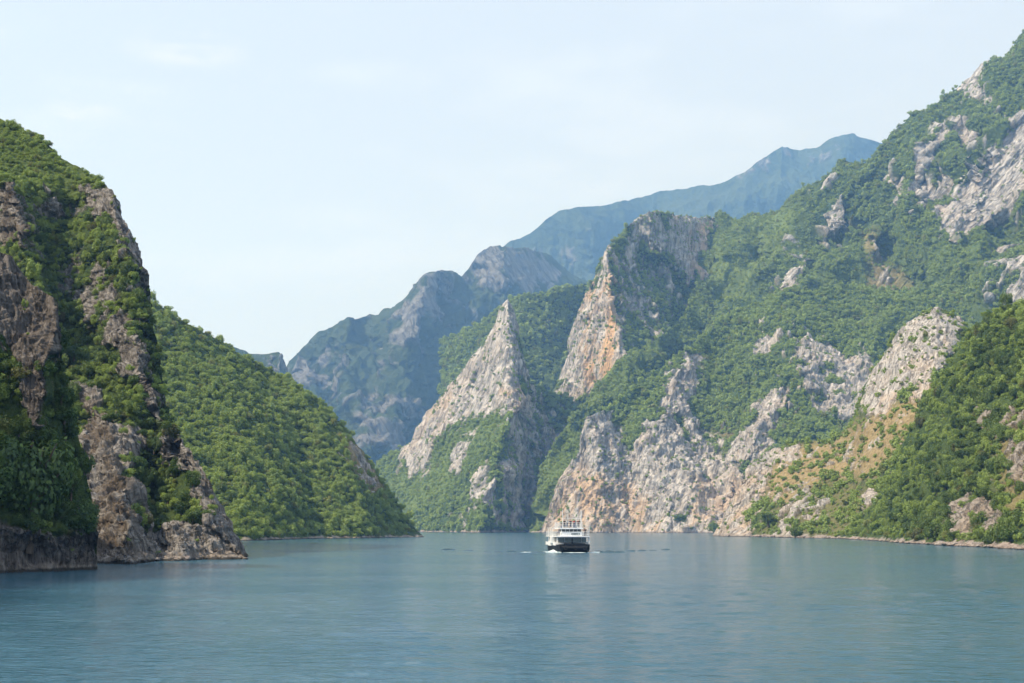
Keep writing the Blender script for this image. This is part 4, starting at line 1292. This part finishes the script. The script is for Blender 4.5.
def body_variant(arm_l, arm_r, hip=0.0):
    # joints of a standing figure 1.72 m tall facing -Y
    J = [(0, 0, .95), (0, 0, 1.15), (0, 0, 1.38), (0, 0, 1.48), (0, -.02, 1.56), (0, -.02, 1.66),
         (-.10, 0, .90), (-.11, -.02, .50), (-.11, .03, .09), (-.12, -.10, .04),
         (.10, 0, .90), (.11, -.02, .50), (.12, .03, .09), (.13, -.10, .04),
         (-.18, 0, 1.40), arm_l[0], arm_l[1], arm_l[2], (.18, 0, 1.40), arm_r[0], arm_r[1], arm_r[2]]
    E = [(0, 1), (1, 2), (2, 3), (3, 4), (4, 5), (0, 6), (6, 7), (7, 8), (8, 9), (0, 10), (10, 11), (11, 12), (12, 13), (2, 14), (14, 15), (15, 16), (16, 17), (2, 18), (18, 19), (19, 20), (20, 21)]
    Rr = [(.14, .11), (.13, .10), (.16, .11), .055, .085, .085, .085, .058, .042, .035, .085, .058, .042, .035, .062, .045, .034, .032, .062, .045, .034, .032]
    body = skinned(J, E, Rr)
    shirt = skinned([J[k] for k in (0, 1, 2, 14, 15, 18, 19)], [(0, 1), (1, 2), (2, 3), (3, 4), (2, 5), (5, 6)],
                    [(.165, .135), (.155, .125), (.18, .13), .08, .066, .08, .066])
    pants = skinned([J[k] for k in (0, 6, 7, 8, 10, 11, 12)], [(0, 1), (1, 2), (2, 3), (0, 4), (4, 5), (5, 6)],
                    [(.16, .13), .105, .08, .062, .105, .08, .062])
    hair = skinned([(0, .015, 1.64), (0, .01, 1.70)], [(0, 1)], [(.10, .10), (.075, .08)])
    return body, shirt, pants, hair

BODIES = [body_variant([(-.24, .02, 1.14), (-.24, -.06, .90), (-.24, -.09, .80)], [(.24, .02, 1.14), (.24, -.06, .90), (.24, -.09, .80)]),
          body_variant([(-.25, -.06, 1.15), (-.20, -.30, 1.10), (-.18, -.38, 1.09)], [(.25, -.06, 1.15), (.20, -.30, 1.10), (.18, -.38, 1.09)]),
          body_variant([(-.24, .02, 1.14), (-.24, -.06, .90), (-.24, -.09, .80)], [(.27, -.08, 1.20), (.14, -.22, 1.38), (.10, -.24, 1.46)])]
for b_ in BODIES: b_[0].materials.append(M_SKIN); b_[3].materials.append(M_HAIR)

def cloth(name, col): return plain(name, col, 0.85, var=0.2, scale=5)
CL = dict(navy=cloth('navy_cloth', (0.03, 0.04, 0.09)), red=cloth('red_cloth', (0.36, 0.05, 0.05)), black=cloth('black_cloth', (0.02, 0.02, 0.022)), white=cloth('white_cloth', (0.7, 0.7, 0.68)),
          maroon=cloth('maroon_cloth', (0.16, 0.04, 0.05)), denim=cloth('denim_cloth', (0.07, 0.10, 0.18)), grey=cloth('grey_cloth', (0.22, 0.22, 0.23)))

def person(lx, ly, lz, v, shirt, pants, rz, label, s=1.0):
    M = Matrix.Translation(ferry.location) @ Matrix.Rotation(ferry.rotation_euler.z, 4, 'Z')
    w = M @ Vector((lx, ly, lz))
    o = bpy.data.objects.new('person', BODIES[v][0]); COL.objects.link(o)
    o.location = w
    o.rotation_euler = (0, 0, ferry.rotation_euler.z + rz)
    o.scale = (s, s, s)
    tag(o, label, 'person', 'people riding on the ferry')
    for nm, me, mt in (('shirt', BODIES[v][1], CL[shirt]), ('trousers', BODIES[v][2], CL[pants])):
        m2 = me.copy()
        link(nm, m2, mt, o)
    link('hair', BODIES[v][3], None, o)
TZ = 5.03
person(-1.55, 3.6, TZ, 1, 'black', 'navy', 0.1, 'person in black leaning on the front rail beside the left mast')
person(-0.95, 3.75, TZ, 0, 'white', 'denim', -0.2, 'person in a white shirt and jeans at the front rail of the top deck')
person(-0.2, 4.3, TZ, 2, 'navy', 'black', 0.2, 'person in a navy shirt with one hand raised on the top deck')
person(0.45, 3.7, TZ, 1, 'red', 'denim', -0.1, 'person in a red shirt at the front rail of the top deck')
person(1.25, 3.8, TZ, 0, 'maroon', 'black', 0.3, 'person in a maroon shirt beside the right mast', 0.97)
person(1.65, 4.9, TZ, 0, 'black', 'grey', -0.3, 'person in black with grey trousers behind the right mast')
person(0.1, 5.7, TZ, 0, 'grey', 'navy', 0.5, 'person in a grey shirt standing behind the others on the top deck')
person(2.75, 3.0, 3.31, 0, 'black', 'black', -0.2, 'person all in black standing at the side rail of the upper deck')
person(2.75, 4.4, 3.31, 0, 'maroon', 'denim', 0.2, 'person in a maroon shirt behind the one in black on the upper deck', 0.96)
person(-2.75, 3.4, 3.31, 0, 'grey', 'navy', 0.2, 'person in a grey shirt on the upper deck beside the wheelhouse')

# foam and wake ------------------------------------------------------
def foam_mat():
    m = bpy.data.materials.new('foam_white')
    b = NB(m)
    g = b.new('ShaderNodeNewGeometry').outputs['Position']
    n = b.noise(g, 1.4, 5, 0.7)
    b.set(b.bsdf.inputs['Base Color'], b.mix(b.ramp(n, 0.35, 0.6), (0.28, 0.42, 0.47, 1), (0.72, 0.78, 0.80, 1)))
    b.bsdf.inputs['Roughness'].default_value = 0.7
    return m
M_FOAM = foam_mat()

def ridge_strip(path, w, h, seed, lump=0.6):
    """low uneven bank of water or foam along a path of (x, y)"""
    path = np.array(path, float)
    n = 60
    tt = np.linspace(0, 1, n)
    seg = np.linspace(0, 1, len(path))
    xs, ys = np.interp(tt, seg, path[:, 0]), np.interp(tt, seg, path[:, 1])
    dx_, dy_ = np.gradient(xs), np.gradient(ys)
    l = np.hypot(dx_, dy_); nx, ny = -dy_ / l, dx_ / l
    m = 9
    uu = np.linspace(-1, 1, m)
    g = fbm(np.stack([xs * 0.6, ys * 0.6, np.full(n, seed * 2.0)], -1), 3, seed)
    env = np.sin(math.pi * tt) ** 0.5 * np.clip(1 + lump * 2 * g, 0.1, 2)
    P = np.zeros((n, m, 3))
    for j, u in enumerate(uu):
        P[:, j, 0] = xs + nx * u * w * (0.5 + 0.5 * env)
        P[:, j, 1] = ys + ny * u * w * (0.5 + 0.5 * env)
        P[:, j, 2] = -0.12 + (h * env + 0.12) * (1 - u * u)
    return P.reshape(-1, 3), n, m

def join_strips(name, strips, mat, label, cat):
    Ps, Qs, base = [], [], 0
    for P, n, m in strips:
        idx = np.arange(n * m).reshape(n, m) + base
        Qs.append(np.stack([idx[:-1, :-1], idx[:-1, 1:], idx[1:, 1:], idx[1:, :-1]], -1).reshape(-1, 4)[:, ::-1])
        Ps.append(P); base += n * m
    me = bpy.data.meshes.new(name)
    fill_mesh(me, np.concatenate(Ps), np.concatenate(Qs))
    o = link(name, me, mat)
    tag(o, label, cat, kind='stuff')
    return o
bx, by = float(bp_[0]), BOAT_Y
def off(px, Y): return ((px - CX) / F * Y, Y)
join_strips('foam', [ridge_strip([(bx - 2.6, by - .3), (bx - 4.5, by + 1.5), (bx - 7.5, by + 4)], .6, .18, 1), ridge_strip([(bx - 3.0, by + 1.0), (bx - 3.6, by + 5), (bx - 5.0, by + 10)], .6, .40, 2),
                     ridge_strip([(bx + 2.6, by - .3), (bx + 4.2, by + .5), (bx + 6.0, by + 1.5)], .45, .16, 3), ridge_strip([(bx - 5, by + 1.6), (bx - 8, by + 2.4), (bx - 11, by + 3)], .4, .10, 4),
                     ridge_strip([(bx - 2.4, by - 1.0), (bx, by - 1.4), (bx + 2.4, by - 1.0)], .25, .06, 5)], M_FOAM, 'white foam thrown up beside the ferry bow', 'foam')
waves = []
for k, (a, b_, Y) in enumerate(((483, 492, 300), (494, 503, 302), (507, 516, 303), (520, 530, 305), (594, 602, 306), (604, 613, 308), (615, 624, 310), (626, 634, 314), (637, 645, 318), (648, 655, 324), (660, 668, 334), (442, 456, 330), (462, 474, 322), (530, 546, 296), (598, 625, 296))):
    waves.append(ridge_strip([off(a, Y), off((a + b_) / 2, Y + 1), off(b_, Y + 0.5)], 0.9, 0.12 + 0.07 * (k % 3), 30 + k, 0.4))
join_strips('wake_waves', waves, M_WATER_SHADED, 'row of small dark wake waves spreading from the ferry', 'waves')

# ------------------------------------------------------------------ haze
bm = bmesh.new()
box(bm, (0, 4700, 1060), (24000, 11600, 2130))
me = bpy.data.meshes.new('haze'); bm.to_mesh(me); bm.free()
hm = bpy.data.materials.new('haze_air')
hm.use_nodes = True
hn, hl = hm.node_tree.nodes, hm.node_tree.links
for n in list(hn):
    if n.type == 'BSDF_PRINCIPLED': hn.remove(n)
pv = hn.new('ShaderNodeVolumePrincipled')
pv.inputs['Density'].default_value = HAZE_DENSITY
pv.inputs['Color'].default_value = C4(HAZE_COLOR)
pv.inputs['Absorption Color'].default_value = (1, 1, 1, 1)
pv.inputs['Anisotropy'].default_value = 0.2
hl.new(pv.outputs[0], hn['Material Output'].inputs['Volume'])
hz = link('haze', me, hm)
tag(hz, 'pale blue haze filling the gorge', 'haze', kind='stuff')
